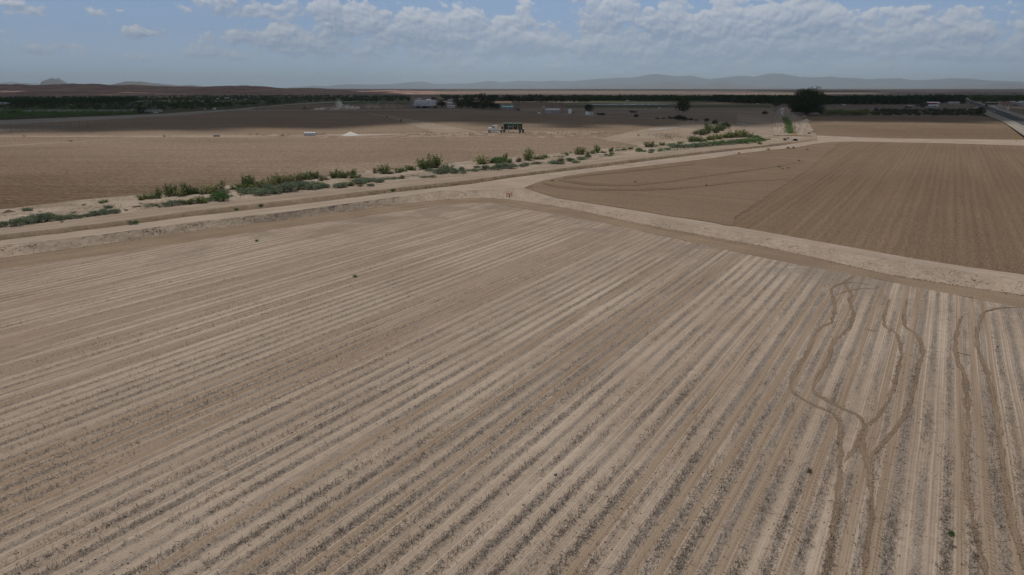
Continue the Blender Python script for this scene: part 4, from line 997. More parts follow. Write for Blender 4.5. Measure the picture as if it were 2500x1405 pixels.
# x, base y, height px, width px, kind
W, Y_, FL, S_, GR, DB, DR = 'willow', 'yellow', 'flower', 'sage', 'green', 'darkbush', 'dry'
SHR = [(350,490,14,24,Y_),(372,488,14,22,W),(390,487,27,15,W),(412,484,34,13,W),(428,482,28,13,W),(441,482,20,26,FL),(455,480,32,15,W),(472,478,22,18,W),(486,477,18,16,W),(505,477,22,28,FL),(526,474,22,24,FL),(543,471,27,16,W),(250,500,12,12,W),(259,498,10,8,W),(205,505,8,6,W),(460,478,18,24,W),
 (5,555,14,22,S_),(38,552,18,30,S_),(70,547,18,32,S_),(95,543,20,36,S_),(115,541,20,26,S_),(118,530,8,28,Y_),(148,538,12,22,S_),(170,535,11,24,S_),(193,533,8,18,S_),(213,530,8,16,S_),(232,527,12,24,S_),(255,524,12,24,S_),(265,512,10,18,S_),(282,521,10,22,S_),(180,523,6,24,DR),(68,520,12,20,S_),(100,521,6,10,S_),(308,515,5,10,DR),(330,508,5,12,DR),(340,507,5,10,S_),(345,500,5,12,DR),(370,502,5,14,DR),(390,507,5,10,DR),
 (405,505,10,16,S_),(420,503,14,18,S_),(437,501,12,20,S_),(455,499,12,24,Y_),(467,498,10,20,S_),(492,495,14,34,Y_),(512,492,10,18,S_),(530,490,20,26,GR),(546,491,18,24,GR),(545,476,12,26,S_),(568,467,14,10,W),(576,466,9,28,W),
 (612,463,34,32,W),(598,461,28,13,W),(590,463,14,30,W),(608,465,15,28,Y_),(592,471,12,26,S_),(645,460,19,32,Y_),(662,455,22,28,FL),(680,452,25,30,FL),(700,450,20,28,FL),(712,446,18,16,W),(600,476,14,28,S_),(620,472,14,28,S_),(638,478,16,30,S_),(655,473,22,32,S_),(672,474,16,28,S_),(690,470,20,32,S_),(710,468,22,34,S_),(728,464,20,28,S_),(745,462,18,28,S_),(765,463,18,36,S_),(782,460,14,20,GR),(797,460,10,14,S_),
 (735,443,18,28,FL),(752,441,20,26,W),(770,439,20,20,W),(785,445,16,12,W),(796,442,10,18,DR),(725,449,14,26,DR),(815,438,19,16,W),(828,437,22,18,W),(843,436,16,20,W),(862,434,20,14,W),(869,437,10,28,Y_),(828,459,12,24,S_),(840,458,8,14,S_),(850,455,10,28,Y_),(875,450,14,32,S_),(892,446,12,22,S_),(880,455,5,18,DR),(910,443,8,20,S_),(925,444,7,22,S_),
 (916,425,14,14,DR),(940,427,23,22,W),(955,427,8,16,W),(972,424,11,16,W),(985,421,11,20,W),(1000,418,13,18,W),(1010,418,10,14,W),(905,455,6,16,S_),(926,446,7,22,S_),(982,437,8,18,DR),(1035,415,25,26,W),(1062,411,31,30,W),(1050,413,20,18,FL),(1085,411,8,18,Y_),(1105,409,5,8,S_),(1050,421,9,22,S_),(1035,434,5,18,S_),(1055,433,5,18,S_),(1075,425,14,28,S_),(1092,422,15,30,S_),(1110,424,12,20,S_),(1127,420,12,12,S_),(1131,424,5,14,S_),(1160,419,6,18,S_),(1165,411,6,16,S_),
 (1178,403,22,32,FL),(1200,401,14,18,W),(1215,400,15,24,GR),(1228,399,14,18,GR),(1233,397,21,14,W),(1243,400,13,14,W),(1185,416,12,16,S_),(1200,415,8,12,S_),(1215,415,14,22,S_),(1230,412,14,22,S_),(1248,412,12,26,S_),(1268,397,12,18,DR),(1290,394,27,25,Y_),(1315,391,10,26,Y_),(1330,388,10,18,W),(1275,408,7,16,S_),(1283,406,8,16,S_),(1310,401,6,18,S_),(1368,385,4,24,Y_),(1384,382,9,10,W),
 (1350,401,9,20,S_),(1370,396,10,22,DR),(1365,401,6,24,S_),(1390,395,9,14,S_),(1416,379,18,24,Y_),(1436,378,7,9,Y_),(1448,377,10,10,W),(1458,375,19,16,W),(1472,375,6,12,W),(1492,373,12,12,W),(1493,378,6,10,GR),(1508,370,5,12,S_),(1523,369,6,14,S_),(1538,367,8,13,W),(1435,387,10,13,GR),(1420,391,8,22,S_),(1395,395,8,16,S_),(1405,398,6,20,S_),(1480,381,5,9,S_),(1490,382,4,9,S_),(1560,372,10,15,GR),(1572,372,5,11,S_),(1591,371,7,13,S_),(1588,374,4,13,S_),(1612,369,5,11,S_),(1630,367,5,13,S_),
 (1584,361,14,22,Y_),(1602,360,6,8,W),(1616,357,9,12,Y_),(1640,358,8,24,S_),(1660,353,8,14,Y_),(1645,362,7,20,S_),(1687,349,17,16,W),(1702,348,14,18,W),(1718,347,10,18,Y_),(1735,344,12,24,Y_),(1752,342,13,24,Y_),(1772,339,14,26,Y_),(1790,338,18,28,Y_),(1810,337,18,26,Y_),(1832,338,13,16,Y_),(1846,339,8,16,GR),(1660,362,9,22,S_),(1680,361,9,24,S_),(1700,360,10,26,S_),(1720,358,10,26,S_),(1740,356,10,26,GR),(1760,355,11,26,GR),(1780,353,10,26,S_),(1800,351,10,26,GR),(1820,350,11,28,GR),(1840,348,10,28,GR),(1858,345,8,18,GR),
 (1855,353,5,9,GR),(1824,352,3,5,GR),(1916,344,6,7,GR),(1924,340,4,4,GR),(1872,343,3,5,GR),(1878,342,3,5,GR),(319,549,10,12,S_),(332,548,10,12,GR),(578,515,7,8,GR),(638,507,8,10,GR),(960,469,7,11,GR),
 (1715,331,16,22,W),(1728,328,26,20,W),(1745,325,18,24,W),(1760,320,16,26,W),(1770,315,14,20,DB),(1745,304,9,12,DB),(1700,329,10,20,DR),(1658,294,11,22,DB),(1672,295,8,12,DB),(1725,298,8,10,DB),(1686,295,6,10,DB),(1700,296,5,9,DR),(1553,287,7,9,DB),(1543,276,5,10,DB),(1552,276,4,7,DB),(1867,280.5,8,12,DB),(1605,291,3,9,DB),(1620,291,3,9,DB),(1638,291,4,12,DB),(1470,282,5,12,DB),(1462,281,4,10,DB),
 (1925,363,4,9,DR),(1937,363,5,8,DR),(1971,367,3,7,DR),(1876,366,3,8,DR),(1804,375,3,7,DR),(1985,326,5,12,DR),(1634,287,4,9,DR),
 (627,590,5,7,GR),(867,677,6,9,S_),(2322,1310,17,13,GR),(1976,1153,13,15,DR),(1902,409,3,6,GR),(1911,414,4,4,DR),(1951,394,4,6,DR),(1924,412,3,4,DB),(1349,443,3,7,GR),(151,543,3,6,GR),(1550,446,3,4,DB),(1724,455,5,3,GR)]
for i in range(16):
    SHR.append((2018 + i * 6.6 + random.uniform(-3, 3), 281 - random.uniform(0, 4), random.uniform(8, 12), random.uniform(13, 20), Y_))
lm = [(0, 'beside the eroded pit'), (240, 'below the dark fenced plot'), (470, 'opposite the lone canal tufts'), (660, 'below the dirt clods'), (800, 'below the white gypsum heap'), (1000, 'left of the red pipe frame'), (1180, 'below the parked truck'), (1320, 'behind the ploughed field tip'), (1480, 'near the wet patch'), (1640, 'near the bushy ditch'), (1830, 'beside the culvert junction'), (2000, 'beside the huge tree')]
cnt = {}
lab = []
for (x, y, h_, w_, kd) in SHR:
    where = [n for a, n in lm if x >= a - 1e9 * (a == 0)][-1]
    bb = float(L1(x)) if x < 1995 else 0
    if y > 560: where = {627: 'on the stubble near the headland', 867: 'alone in the stubble rows', 2322: 'on a stubble row near the corner', 1976: 'on the stubble beside the wheel tracks'}.get(int(x), where)
    size = 'tiny' if h_ < 5.5 else 'small' if h_ < 9 else 'medium' if h_ < 15 else 'large' if h_ < 23 else 'very tall'
    key = f'{size} {LOOK[kd]} shrub {where}'
    lab.append(key)
from collections import Counter
tot = Counter(lab); seen = Counter()
ORD = ['leftmost', 'second from left', 'third from left', 'fourth from left', 'fifth from left', 'sixth from left', 'seventh from left', 'eighth from left', 'ninth from left', 'tenth from left', 'eleventh from left', 'twelfth from left', 'thirteenth from left', 'fourteenth from left', 'fifteenth from left', 'sixteenth from left']
order = sorted(range(len(SHR)), key=lambda i: SHR[i][0])
for i in order:
    x, y, h_, w_, kd = SHR[i]
    l = lab[i]
    if tot[l] > 1:
        l = l + ', ' + ORD[min(seen[lab[i]], 15)]; seen[lab[i]] += 1
    if x > 1995: z = 0.4
    elif y < 331 and x > 1690: z = .1
    elif y > 560: z = 0
    else: z = level(x, y)
    p = at(x, y, z); s = ppm(p)
    me, zt, wt = SP[kd][random.randrange(4)]
    sx = w_ / s / wt * 1.12; sz = h_ / s / zt * 1.04
    o = link(NAME[kd], me, None, p - Vector((0, 0, .04)), random.uniform(0, 6.28), (sx, sx, sz))
    tag(o, l, 'shrub', 'shrubs ' + [n for a, n in lm if x >= a - 1e9 * (a == 0)][-1])
def brush_band(name, label, fy, n, lf, seed, x0, x1, per=60):
    rg = np.random.default_rng(seed); P = []
    for i in range(n):
        x = rg.uniform(x0, x1)
        if fbm(np.array(x / 45.0), np.array(seed * 1.7), 3, 3) < -.12: continue
        y = float(fy(x, rg)); p = np.array(at(x, y, level(x, y))); r = rg.uniform(.22, .62)
        d = rg.normal(size=(per, 3)); d /= np.linalg.norm(d, axis=1)[:, None]; d[:, 2] = np.abs(d[:, 2])
        P.append(p + d * rg.uniform(.3, 1.1, per)[:, None] * np.array([r * 1.3, r * 1.3, r * .9]))
    V, F = cards(np.concatenate(P), .062, rg)
    tag(link(name, mesh_np(name, V, F, None, False, [LEAF[lf]])), label, 'brush', None, 'stuff')
brush_band('brush', 'low blue green brush filling gaps along the canal track', lambda x, rg: float(L1(x)) - 3 - abs(rg.normal()) * 5 * (1900 - x) / 1900 - 1, 760, 'sage', 61, -100, 1500)
brush_band('brush', 'low yellow green brush along the far edge of verge', lambda x, rg: float(L0(x)) + 2 + abs(rg.normal()) * 5 * (1900 - x) / 1900, 460, 'yellow', 62, 330, 1560)
brush_band('brush', 'thick low green brush on the right end of verge', lambda x, rg: float(L0(x)) * (q_ := rg.uniform(.05, .75)) + float(L1(x)) * (1 - q_), 480, 'green', 63, 1600, 1865)
brush_band('brush', 'dry brown brush scattered over the sandy verge', lambda x, rg: float(L0(x)) * (q_ := rg.uniform(.1, .9)) + float(L1(x)) * (1 - q_), 160, 'dry', 64, -100, 1600, 30)
# small weeds on the verge, uncountable
def scatter_tufts(name, label, cat, fn, n, lf, size, hgt, seed, per=7, kind='stuff'):
    rg = np.random.default_rng(seed); P = []
    for i in range(n):
        p, s = fn(rg)
        q = np.array(p) + rg.normal(size=(per, 3)) * np.array([.14, .14, .06]) * s + np.array([0, 0, hgt * s])
        P.append(q)
    V, F = cards(np.concatenate(P), size, rg)
    tag(link(name, mesh_np(name, V, F, None, False, [LEAF[lf]])), label, cat, None, kind)
def on_verge(rg):
    x = rg.uniform(-100, 1700); t = rg.beta(1.6, 1.3); y = float(L0(x)) * (1 - t) + float(L1(x)) * t
    return tuple(at(x, y, level(x, y))), rg.uniform(.5, 1.6)
scatter_tufts('weeds', 'scattered small dry weeds on the sandy verge', 'weeds', on_verge, 700, 'dry', .05, .1, 21)
scatter_tufts('weeds', 'scattered small grey green weeds on the sandy verge', 'weeds', on_verge, 500, 'sage', .05, .1, 22)
def in_canal(rg):
    x = rg.uniform(900, 1935); t = rg.uniform(.1, .5); y = float(L2(x)) * (1 - t) + float(L3(x)) * t
    k = CZ(x) - 1.0 * min(1, t / .42) * min(1, max(0, (1935 - x) / 25))
    a = np.array(at(x, float(L2(x)), CZ(x))); b = np.array(at(x, float(L3(x)), CZ(x))); p = a * (1 - t) + b * t; p[2] = k
    return p, rg.uniform(.8, 2.0)
scatter_tufts('weeds', 'dry weeds growing on the far canal wall', 'weeds', in_canal, 900, 'dry', .07, .14, 23)
def in_ditch(rg):
    y = rg.uniform(284, 326); yl_, yr_ = float(poly([(b, a) for a, b in RD_L])(y)), float(poly([(b, a) for a, b in RD_R])(y))
    t = .42 + rg.normal() * .055; x = yl_ * (1 - t) + yr_ * t
    p = at(x, y, .6); p.z = .6 - 1.0 * max(0, 1 - abs(t - .42) / .17)
    return tuple(p), rg.uniform(1.5, 3.5)
scatter_tufts('grass', 'dark green grass filling the farm road ditch', 'grass', in_ditch, 500, 'green', .22, .12, 24)
# ------------------------------------------------------------------ built things
WHITE = simple('white_paint', (.72, .72, .72), .45, .06); WHITE_P = simple('white_plastic', (.78, .78, .80), .5, .05)
CHROME = simple('bright_metal', (.62, .63, .65), .3, .08, metal=.8); RUBBER = simple('tyre_rubber', (.03, .03, .032), .85, .2)
DGREEN = simple('dark_green_paint', (.022, .052, .036), .5, .25, 1.2, dirt=(.05, .07, .05)); LGREEN = simple('pale_green_paint', (.30, .42, .36), .6, .1)
RUST = simple('rusty_steel', (.16, .10, .05), .85, .3, 1.0, dirt=(.10, .075, .04)); RED = simple('red_paint', (.38, .045, .04), .55, .15); YEL = simple('yellow_paint', (.62, .36, .06), .6, .1); YEL2 = simple('sign_yellow', (.75, .45, .03), .5, .05)
GLASS = simple('dark_glass', (.03, .04, .05), .1, .1, spec=.6); STEEL = simple('grey_steel', (.30, .30, .31), .6, .15, dirt=(.2, .16, .13)); BLACK = simple('black_rubber', (.015, .015, .016), .8, .2)
GALV = simple('galvanised_roof', (.42, .43, .45), .5, .15, .6, dirt=(.25, .2, .17)); TAN = simple('tan_wall', (.34, .29, .24), .8, .1); TANROOF = simple('orange_tan_roof', (.62, .40, .24), .7, .08); TURQ = simple('turquoise_roof', (.28, .62, .66), .6, .1)
CREAM = simple('cream_wall', (.50, .45, .38), .8, .1); GREYW = simple('grey_wall', (.36, .35, .36), .8, .1); REDROOF = simple('dull_red_roof', (.22, .10, .085), .8, .12); REDW = simple('red_wall', (.26, .05, .045), .75, .1)
WOOD = simple('old_wood', (.11, .085, .065), .9, .2); CONC = simple('concrete', (.34, .33, .31), .85, .15, dirt=(.2, .18, .16)); DARKM = simple('dark_matt', (.07, .062, .058), .8, .2); BLUE = simple('blue_paint', (.08, .12, .25), .5, .1)
GYP = simple('gypsum', (.52, .50, .46), .95, .06, 2); CLODM = simple('dirt_clod', (.20, .15, .11), .98, .25, 2); CLODD = simple('dark_clod', (.09, .066, .048), .98, .3, 2); CLODB = simple('bank_clod', (.165, .122, .086), .98, .3, 2); CLODL = simple('pale_clod', (.33, .265, .205), .98, .15, 2)

def wheel(parent, c, r, wd, rim=True, hubm=None):
    """tyre with rim; axis along y"""
    b = MB().ring((0, 0, 0), (0, 1, 0), r * .74, r * .26, 20, 8)
    for i, v in enumerate(b.v): b.v[i] = (v[0], v[1] * wd / (r * .52), v[2])
    o = b.build('wheel', RUBBER, parent, c, smooth=True)
    if rim:
        MB().lathe([(r * .2, -wd * .35), (r * .52, -wd * .3), (r * .55, wd * .3), (r * .2, wd * .35)], (0, 0, 0), 14).build('rim', hubm or CHROME, o).rotation_euler = (math.pi / 2, 0, 0)
    return o

# ---- white semi tractor, nose to the left
pT = at(1236, 324, .16); sT = ppm(pT)
TR = thing('semi_truck', 'white long nosed semi truck hitched to the dark green bin trailer', 'truck', pT, math.pi)
X_ = lambda px: (1236 - px) / sT
Lc = X_(1190.3)                      # bumper
hood = MB().prism([(X_(1202), .75), (Lc - .25, .75), (Lc - .2, 1.2), (Lc - .22, 2.02), (Lc - .6, 2.12), (X_(1201.5), 2.25)], -.78, .78)
hood.build('hood', WHITE, TR, bevel=.08)
MB().box((Lc - .17, 0, 1.45), (.06, 1.2, 1.05)).build('grille', CHROME, TR)
MB().box((Lc - .05, 0, .62), (.22, 2.35, .42)).build('bumper', CHROME, TR, bevel=.05)
for s in (-1, 1):
    f = MB(); n = 9; xc = X_(1195.2)
    prof = [(xc + math.cos(a) * .86, .62 + math.sin(a) * .82) for a in np.linspace(-.05, math.pi + .05, n)] + [(xc - math.cos(a) * .68, .62 + math.sin(a) * .66) for a in np.linspace(-.05, math.pi + .05, n)]
    f.prism(prof, s * .72, s * 1.2).build('fender', WHITE, TR)
    MB().rod((Lc - .18, s * .95, 1.28), (Lc - .34, s * .95, 1.28), .13, .10, 10).build('headlight', CHROME, TR)
    wheel(TR, (X_(1195.2), s * 1.0, .55), .55, .30)
    for xx in (1223.8, 1231.3):
        wheel(TR, (X_(xx), s * .98, .53), .53, .50, hubm=STEEL)
    MB().rod((X_(1203), s * .98, .72), (X_(1208), s * .98, .72), .32, n=12).build('fuel_tank', CHROME, TR)
    MB().rod((X_(1207.6), s * .98, .9), (X_(1207.6), s * .98, 3.35), .08, n=8).build('exhaust_stack', CHROME, TR)
    MB().box((X_(1201), s * 1.22, 2.05), (.08, .22, .5)).build('mirror', CHROME, TR)
    MB().box((X_(1227.5), s * .98, 1.13), (3.0, .52, .06)).build('mudguard', LGREEN, TR)
cab = MB().prism([(X_(1207.3), .95), (X_(1201.3), .95), (X_(1201.3), 2.2), (X_(1202.4), 2.85), (X_(1203.2), 3.0), (X_(1207.3), 3.05)], -1.05, 1.05).build('cab', WHITE, TR, bevel=.06)
for s in (-1, 1):
    MB().box((X_(1204.2), s * 1.06, 2.42), (.85, .03, .62)).build('side_window', GLASS, cab)
    MB().box((X_(1204.3), s * 1.065, 1.55), (1.0, .03, 1.0)).build('door', WHITE, cab)
MB().box((X_(1201.9), 0, 2.5), (.05, 1.75, .55), ry=-.32).build('windscreen', GLASS, cab)
MB().prism([(X_(1214), .95), (X_(1208), .95), (X_(1208), 2.98), (X_(1209.2), 3.15), (X_(1212.8), 3.12), (X_(1214), 2.9)], -1.1, 1.1).build('sleeper', WHITE, TR, bevel=.08)
MB().box((X_(1216), 0, .78), (7.6, .85, .26)).build('chassis', WHITE, TR)
MB().box((X_(1228), 0, 1.12), (1.1, 1.0, .14)).build('fifth_wheel', BLACK, TR)
MB().box((X_(1218.5), .62, 1.06), (1.1, .45, .34)).add(*([], [])).build('battery_box', CHROME, TR)
MB().rod((X_(1215.2), .3, 1.0), (X_(1215.2), .3, 1.9), .03).build('hose_post', STEEL, TR)
# ---- trailer with four green hopper bins
TL = thing('bin_trailer', 'dark green trailer carrying four tapered hopper bins', 'trailer', pT, math.pi)
xs = [1229.2, 1240.8, 1252.3, 1263.7, 1275.4]
for i in range(4):
    c = (X_(xs[i]) + X_(xs[i + 1])) / 2; wd = abs(X_(xs[i + 1]) - X_(xs[i])) - .06
    b = MB()
    b.box((c, 0, 2.72), (wd * .86, 2.3, 2.35), taper=1.16)
    bo = b.build('hopper_bin', DGREEN, TL, bevel=.03)
    MB().box((c, 0, 3.98), (wd * .60, 1.5, .22)).build('hatch', LGREEN, bo, bevel=.05)
    MB().box((c, 0, 3.87), (wd * .96, 2.5, .08)).build('rim', DGREEN, bo)
    for s in (-1, 1):
        MB().box((c - wd * .46, s * 1.27, 2.6), (.10, .08, 2.3)).build('rib', DGREEN, bo)
        if i == 3: MB().box((c, s * 1.245, 2.62), (wd * .62, .03, 1.8)).build('rusty_panel', RUST, bo)['label'] = 'rusty brown side panel'
    for s in (-1, 1):
        if i == 1:
            MB().ring((c, s * 1.262, 2.72), (0, 1, .06 * s), .42, .035, 24, 4).build('emblem_ring', WHITE_P, bo)
            y = MB(); yy = s * 1.262
            y.rod((c, yy, 2.42), (c, yy, 2.74), .05, n=4); y.rod((c, yy, 2.72), (c - .17, yy, 2.98), .045, n=4); y.rod((c, yy, 2.72), (c + .17, yy, 2.98), .045, n=4)
            y.build('emblem', WHITE_P, bo)
        if i == 2:
            y = MB()
            for q in range(3): y.box((c - .2 + q * .2, s * 1.262, 2.78), (.14, .03, .13))
            y.build('lettering', WHITE_P, bo)
MB().box(((X_(1229) + X_(1279)) / 2, 0, 1.42), (abs(X_(1279) - X_(1229)), 1.0, .22)).build('frame', DGREEN, TL)
MB().box((X_(1276), 0, 1.62), (1.9, 2.3, .18)).build('rear_deck', LGREEN, TL)
MB().box((X_(1226.2), 0, 2.05), (.85, 1.5, 1.0)).build('power_unit', BLACK, TL, bevel=.06)
MB().box((X_(1226), 0, 2.62), (.5, .7, .14)).build('unit_cap', GREYW, TL)
for s in (-1, 1):
    for xx in (1269.5, 1276.8): wheel(TL, (X_(xx), s * .98, .52), .52, .50, hubm=STEEL)
    lg = MB().rod((X_(1241.3), s * .7, 1.4), (X_(1241.3), s * .7, .35), .07).build('landing_leg', BLACK, TL)
    MB().box((X_(1241.3), s * .7, .33), (.5, .3, .06)).build('foot', BLACK, lg)
    MB().box((X_(1273), s * .98, 1.15), (2.4, .52, .06)).build('mudguard', BLACK, TL)

# ---- four white bulk bags in a row, flat dark slab beside, gypsum heap
for i, lx in enumerate(('left end', 'second from the left', 'third from the left', 'right end')):
    p = at(746 + i * 7.0, 331.5, .06); s = ppm(p)
    o = thing('bulk_bag', f'white grey sided bulk bag at the {lx} of the row' if i in (0, 3) else f'white grey sided bulk bag, {lx} in the row', 'bulk bag', p, 0, 'row of white bulk bags')
    b = MB().box((0, 0, .52), (1.25, 1.25, 1.04)); b.build('bag_body', simple('grey_white_bag', (.48, .48, .54), .8, .2, 2), o, bevel=.16)
    MB().lathe([(.60, 0), (.62, .14), (.45, .33), (.16, .44), (.05, .46)], (0, 0, 1.0), 12).build('bag_top', WHITE_P, o, smooth=True)
p = at(783, 328.6, .05); s = ppm(p)
tag(MB().box((0, 0, .09), (20 / s, 1.6, .18)).build('flat_slab', DARKM, None, p), 'long flat dark pallet lying right of the bulk bags', 'slab')
def heap(name, label, cat, px, py, wpx, hpx, m_, seed, z=0, peak=.5, depth=.8):
    p = at(px, py, z); s = ppm(p); w_ = wpx / s; h_ = hpx / s
    n = 34; u = np.linspace(-1, 1, n); U, V = np.meshgrid(u, u, indexing='ij')
    r = np.sqrt(((U - (peak - .5) * .8 * (1 - np.abs(U))) ** 2 + V ** 2))
    Z = np.clip(1 - r, 0, 1) ** 1.15 * h_ * (1 + .35 * fbm(U * 3 + seed, V * 3, 4, seed)) + fbm(U * 9, V * 9 + seed, 3, seed + 1) * h_ * .07 * (r < 1) - .03
    P = np.stack([U * w_ / 2 * (1 + .15 * fbm(V * 2, U * 2, 3, seed + 2)), V * w_ / 2 * depth, Z], -1).reshape(-1, 3)
    i = np.arange(n - 1)[:, None] * n + np.arange(n - 1)[None]
    F = np.stack([i, i + n, i + n + 1, i + 1], -1).reshape(-1, 4)
    keep = r.reshape(-1)[F].min(1) < 1.02
    o = link(name, mesh_np(name, P, F[keep], None, True, [m_]), None, p)
    return tag(o, label, cat)
heap('gypsum_heap', 'pointed white gypsum heap on the dirt strip', 'heap', 857, 331, 44, 9.5, GYP, 3, .06, .45)
heap('gypsum_heap', 'low white gypsum heap touching the pointed one', 'heap', 875, 331.5, 12, 4.2, GYP, 5, .06)
patch('gypsum_spill', [(815, 330.2), (840, 329), (880, 328.6), (920, 328.6), (960, 328.8)], [(815, 330.6), (840, 331.8), (880, 331.8), (920, 330.2), (960, 329.3)], 815, 960, simple('gypsum_dust', (.36, .31, .26), .95, .15, .5), 'white gypsum spread thinly along the dirt strip', 'spill', 80, 4, .085)
heap('dirt_mound', 'dark mound in place of the eroded pit at the verge end', 'dirt mound', 22, 524, 60, 12, CLODD, 8, .35)  # added mound of dark dirt stands in for the dark eroded hole
heap('dirt_mound', 'grey brown dirt mound beside the eroded pit', 'dirt mound', 92, 517, 70, 8, CLODM, 9, .30)
heap('dirt_mound', 'small pale dirt mound at the mouth of the bushy ditch', 'dirt mound', 1700, 332.5, 12, 3.2, CLODL, 10, .2)
heap('dirt_mound', 'low dark brush heap on the right farm road', 'brush heap', 1975, 327, 13, 4.6, CLODD, 12, .6)
heap('dirt_mound', 'pale spoil mound along the right side of farm road', 'dirt mound', 1968, 297, 26, 7, CLODL, 13, .6)
heap('dirt_mound', 'long pale spoil mound below the huge tree', 'dirt mound', 1962, 285.5, 18, 3, CLODL, 14, .6)
for i, (x, y, w_, h_, k) in enumerate(((580, 329, 14, 2.5, 0), (612, 330, 16, 4, 0), (628, 329, 12, 3, 1), (645, 330.5, 16, 4, 0), (668, 331.5, 24, 5, 2), (690, 331.5, 14, 3.5, 1), (705, 330.5, 12, 3, 0))):
    heap('clod_pile', ['flat brown', 'low brown', 'small dark', 'brown ridged', 'largest pale', 'small pale', 'rightmost low'][i] + ' pile of dirt clods left of the bulk bags', 'clod pile', x, y, w_, h_, (CLODM, CLODD, CLODL)[k], 30 + i, .06)
# clods scattered on banks and fields: one uncountable mass
def clods(name, label, fn, n, m_, seed, r0, r1):
    rg = np.random.default_rng(seed)
    base = np.array([(1, 0, 0), (0, 1, 0), (-1, 0, 0), (0, -1, 0), (0, 0, 1), (0, 0, -1)], float)
    fc = np.array([(0, 1, 4), (1, 2, 4), (2, 3, 4), (3, 0, 4), (1, 0, 5), (2, 1, 5), (3, 2, 5), (0, 3, 5)])
    C = np.array([fn(rg) for _ in range(n)])
    R_ = rg.uniform(r0, r1, n) * rg.uniform(.5, 1.2, n)
    V = C[:, None] + base[None] * R_[:, None, None] * rg.uniform(.6, 1.4, (n, 6, 1)) * np.array([1.2, 1.0, .7])
    F = (fc[None] + np.arange(n)[:, None, None] * 6).reshape(-1, 3)
    tag(link(name, mesh_np(name, V.reshape(-1, 3), F, None, False, [m_])), label, 'clods', None, 'stuff')
def bank_pt(rg):
    while True:
        x = rg.uniform(-200, 1250)
        if fbm(np.array(x / 60), np.array(3.3), 3, 5) + .25 > rg.uniform(0, .5): break
    t = .12 + .75 * rg.beta(1.2, 2.2); a = float(MB_(x)); b = float(L5(x)); z0 = float(np.interp(x, [1150, 1320], [1.0, .55]))
    return np.array(at(x, a + (b - a) * t, z0 * (1 - t)))
clods('clods', 'dark dirt clods sprinkled on the left levee bank', bank_pt, 900, CLODB, 41, .02, .08)
def bank_pt2(rg):
    x = 1290 + 1400 * rg.uniform() ; t = rg.uniform(.05, .95); a = float(RLO(x)); b = float(L5(x))
    return np.array(at(x, a + (b - a) * t, .55 * (1 - t)))
clods('clods', 'brown dirt clods lying on the right levee bank', bank_pt2, 1000, CLODM, 42, .02, .07)
def foot_pt(rg):
    x = rg.uniform(-200, 2700); y = float(L5(x)) + rg.normal() * 1.0
    return np.array(at(x, y, .02))
clods('clods', 'dark clods in a line at the foot of the bank', foot_pt, 1700, CLODB, 43, .02, .07)
def truck_pt(rg):
    x = rg.uniform(1000, 1660); y = 326.5 + rg.normal() * 2.2 - (x - 1300) * .003
    return np.array(at(x, y, .1))
clods('clods', 'brown clods along the rough strip below the truck', truck_pt, 420, CLODM, 44, .10, .32)
def turn_pt(rg): return np.array(at(1635 + rg.normal() * 18, 333 + rg.normal() * 4, .2))
clods('clods', 'pale and brown clods on the dirt turning area', turn_pt, 160, CLODM, 45, .10, .35)
def field_pt(rg):
    D = 18 * (90 / 18) ** rg.uniform(); an = rg.uniform(-.75, .75)
    return np.array([D * math.tan(an), D, .02])
clods('clods', 'tiny dark clods scattered over the stubble field', field_pt, 5000, CLODD, 46, .012, .04)

# ---- crop residue on the rows: uncountable
def stubble(seed, n):
    rg = np.random.default_rng(seed)
    D = 15 * (125 / 15) ** (rg.uniform(size=n) ** 1.15)
    X = D * np.tan(rg.uniform(-.82, .82, n)) ; Y = D
    u = X * RU[0] + Y * RU[1]; v = X * RD[0] + Y * RD[1]
    # snap on rows the soil pattern shows: centre of row where fract(u/ROW) = .5
    row = np.floor(u / ROW); u2 = (row + .5 + rg.normal(size=n) * .15) * ROW
    dens = -.30 * np.clip((-12 - u) / 60, 0, 1) - .25 * np.clip((D - 45) / 50, 0, 1) + fbm(row * 7.31, v * .16, 4, 77) + .35 * fbm(u / 22, v / 22, 3, 78)
    ok = dens + .12 > rg.uniform(-.35, .35, n)
    u2, v = u2[ok], v[ok]
    X = u2 * RU[0] + v * RD[0]; Y = u2 * RU[1] + v * RD[1]
    # keep inside the field
    px = 1250 + FPX * X / (Y * cp + H * sp); py = 702.5 - FPX * (Y * sp - H * cp) / (Y * cp + H * sp)
    ok = py > L6(px) + 3
    X, Y = X[ok], Y[ok]; m_ = len(X)
    an = rg.uniform(0, 6.28, m_); tilt = rg.beta(1.2, 1.6, m_) * 1.35 + .05; L = rg.uniform(.10, .30, m_); r = rg.uniform(.004, .010, m_)
    d = np.stack([np.cos(an) * np.cos(tilt), np.sin(an) * np.cos(tilt), np.sin(tilt)], -1) * L[:, None]
    s_ = np.stack([-np.sin(an), np.cos(an), 0 * an], -1) * r[:, None]; t_ = np.stack([0 * an, 0 * an, r], -1)
    B = np.stack([X, Y, 0 * X + .004], -1)
    V = np.stack([B - s_, B + s_, B + t_ * 1.6, B + d - s_ * .7, B + d + s_ * .7, B + d + t_], 1).reshape(-1, 3)
    F = (np.array([(0, 3, 4, 1), (1, 4, 5, 2), (2, 5, 3, 0)])[None] + np.arange(m_)[:, None, None] * 6).reshape(-1, 4)
    m, g, out = mat('crop_stalk')
    c = g.mix(g.ss(g.noise(pos(g), 3.0, 2), .4, .6), (.118, .101, .088, 1), (.24, .205, .175, 1))
    finish(g, out, c, .9, spec=.1)
    tag(link('stubble', mesh_np('stubble', V, F, None, False, [m])), 'grey broken crop stalks lying along the rows', 'stubble', None, 'stuff')
stubble(5, 190000)

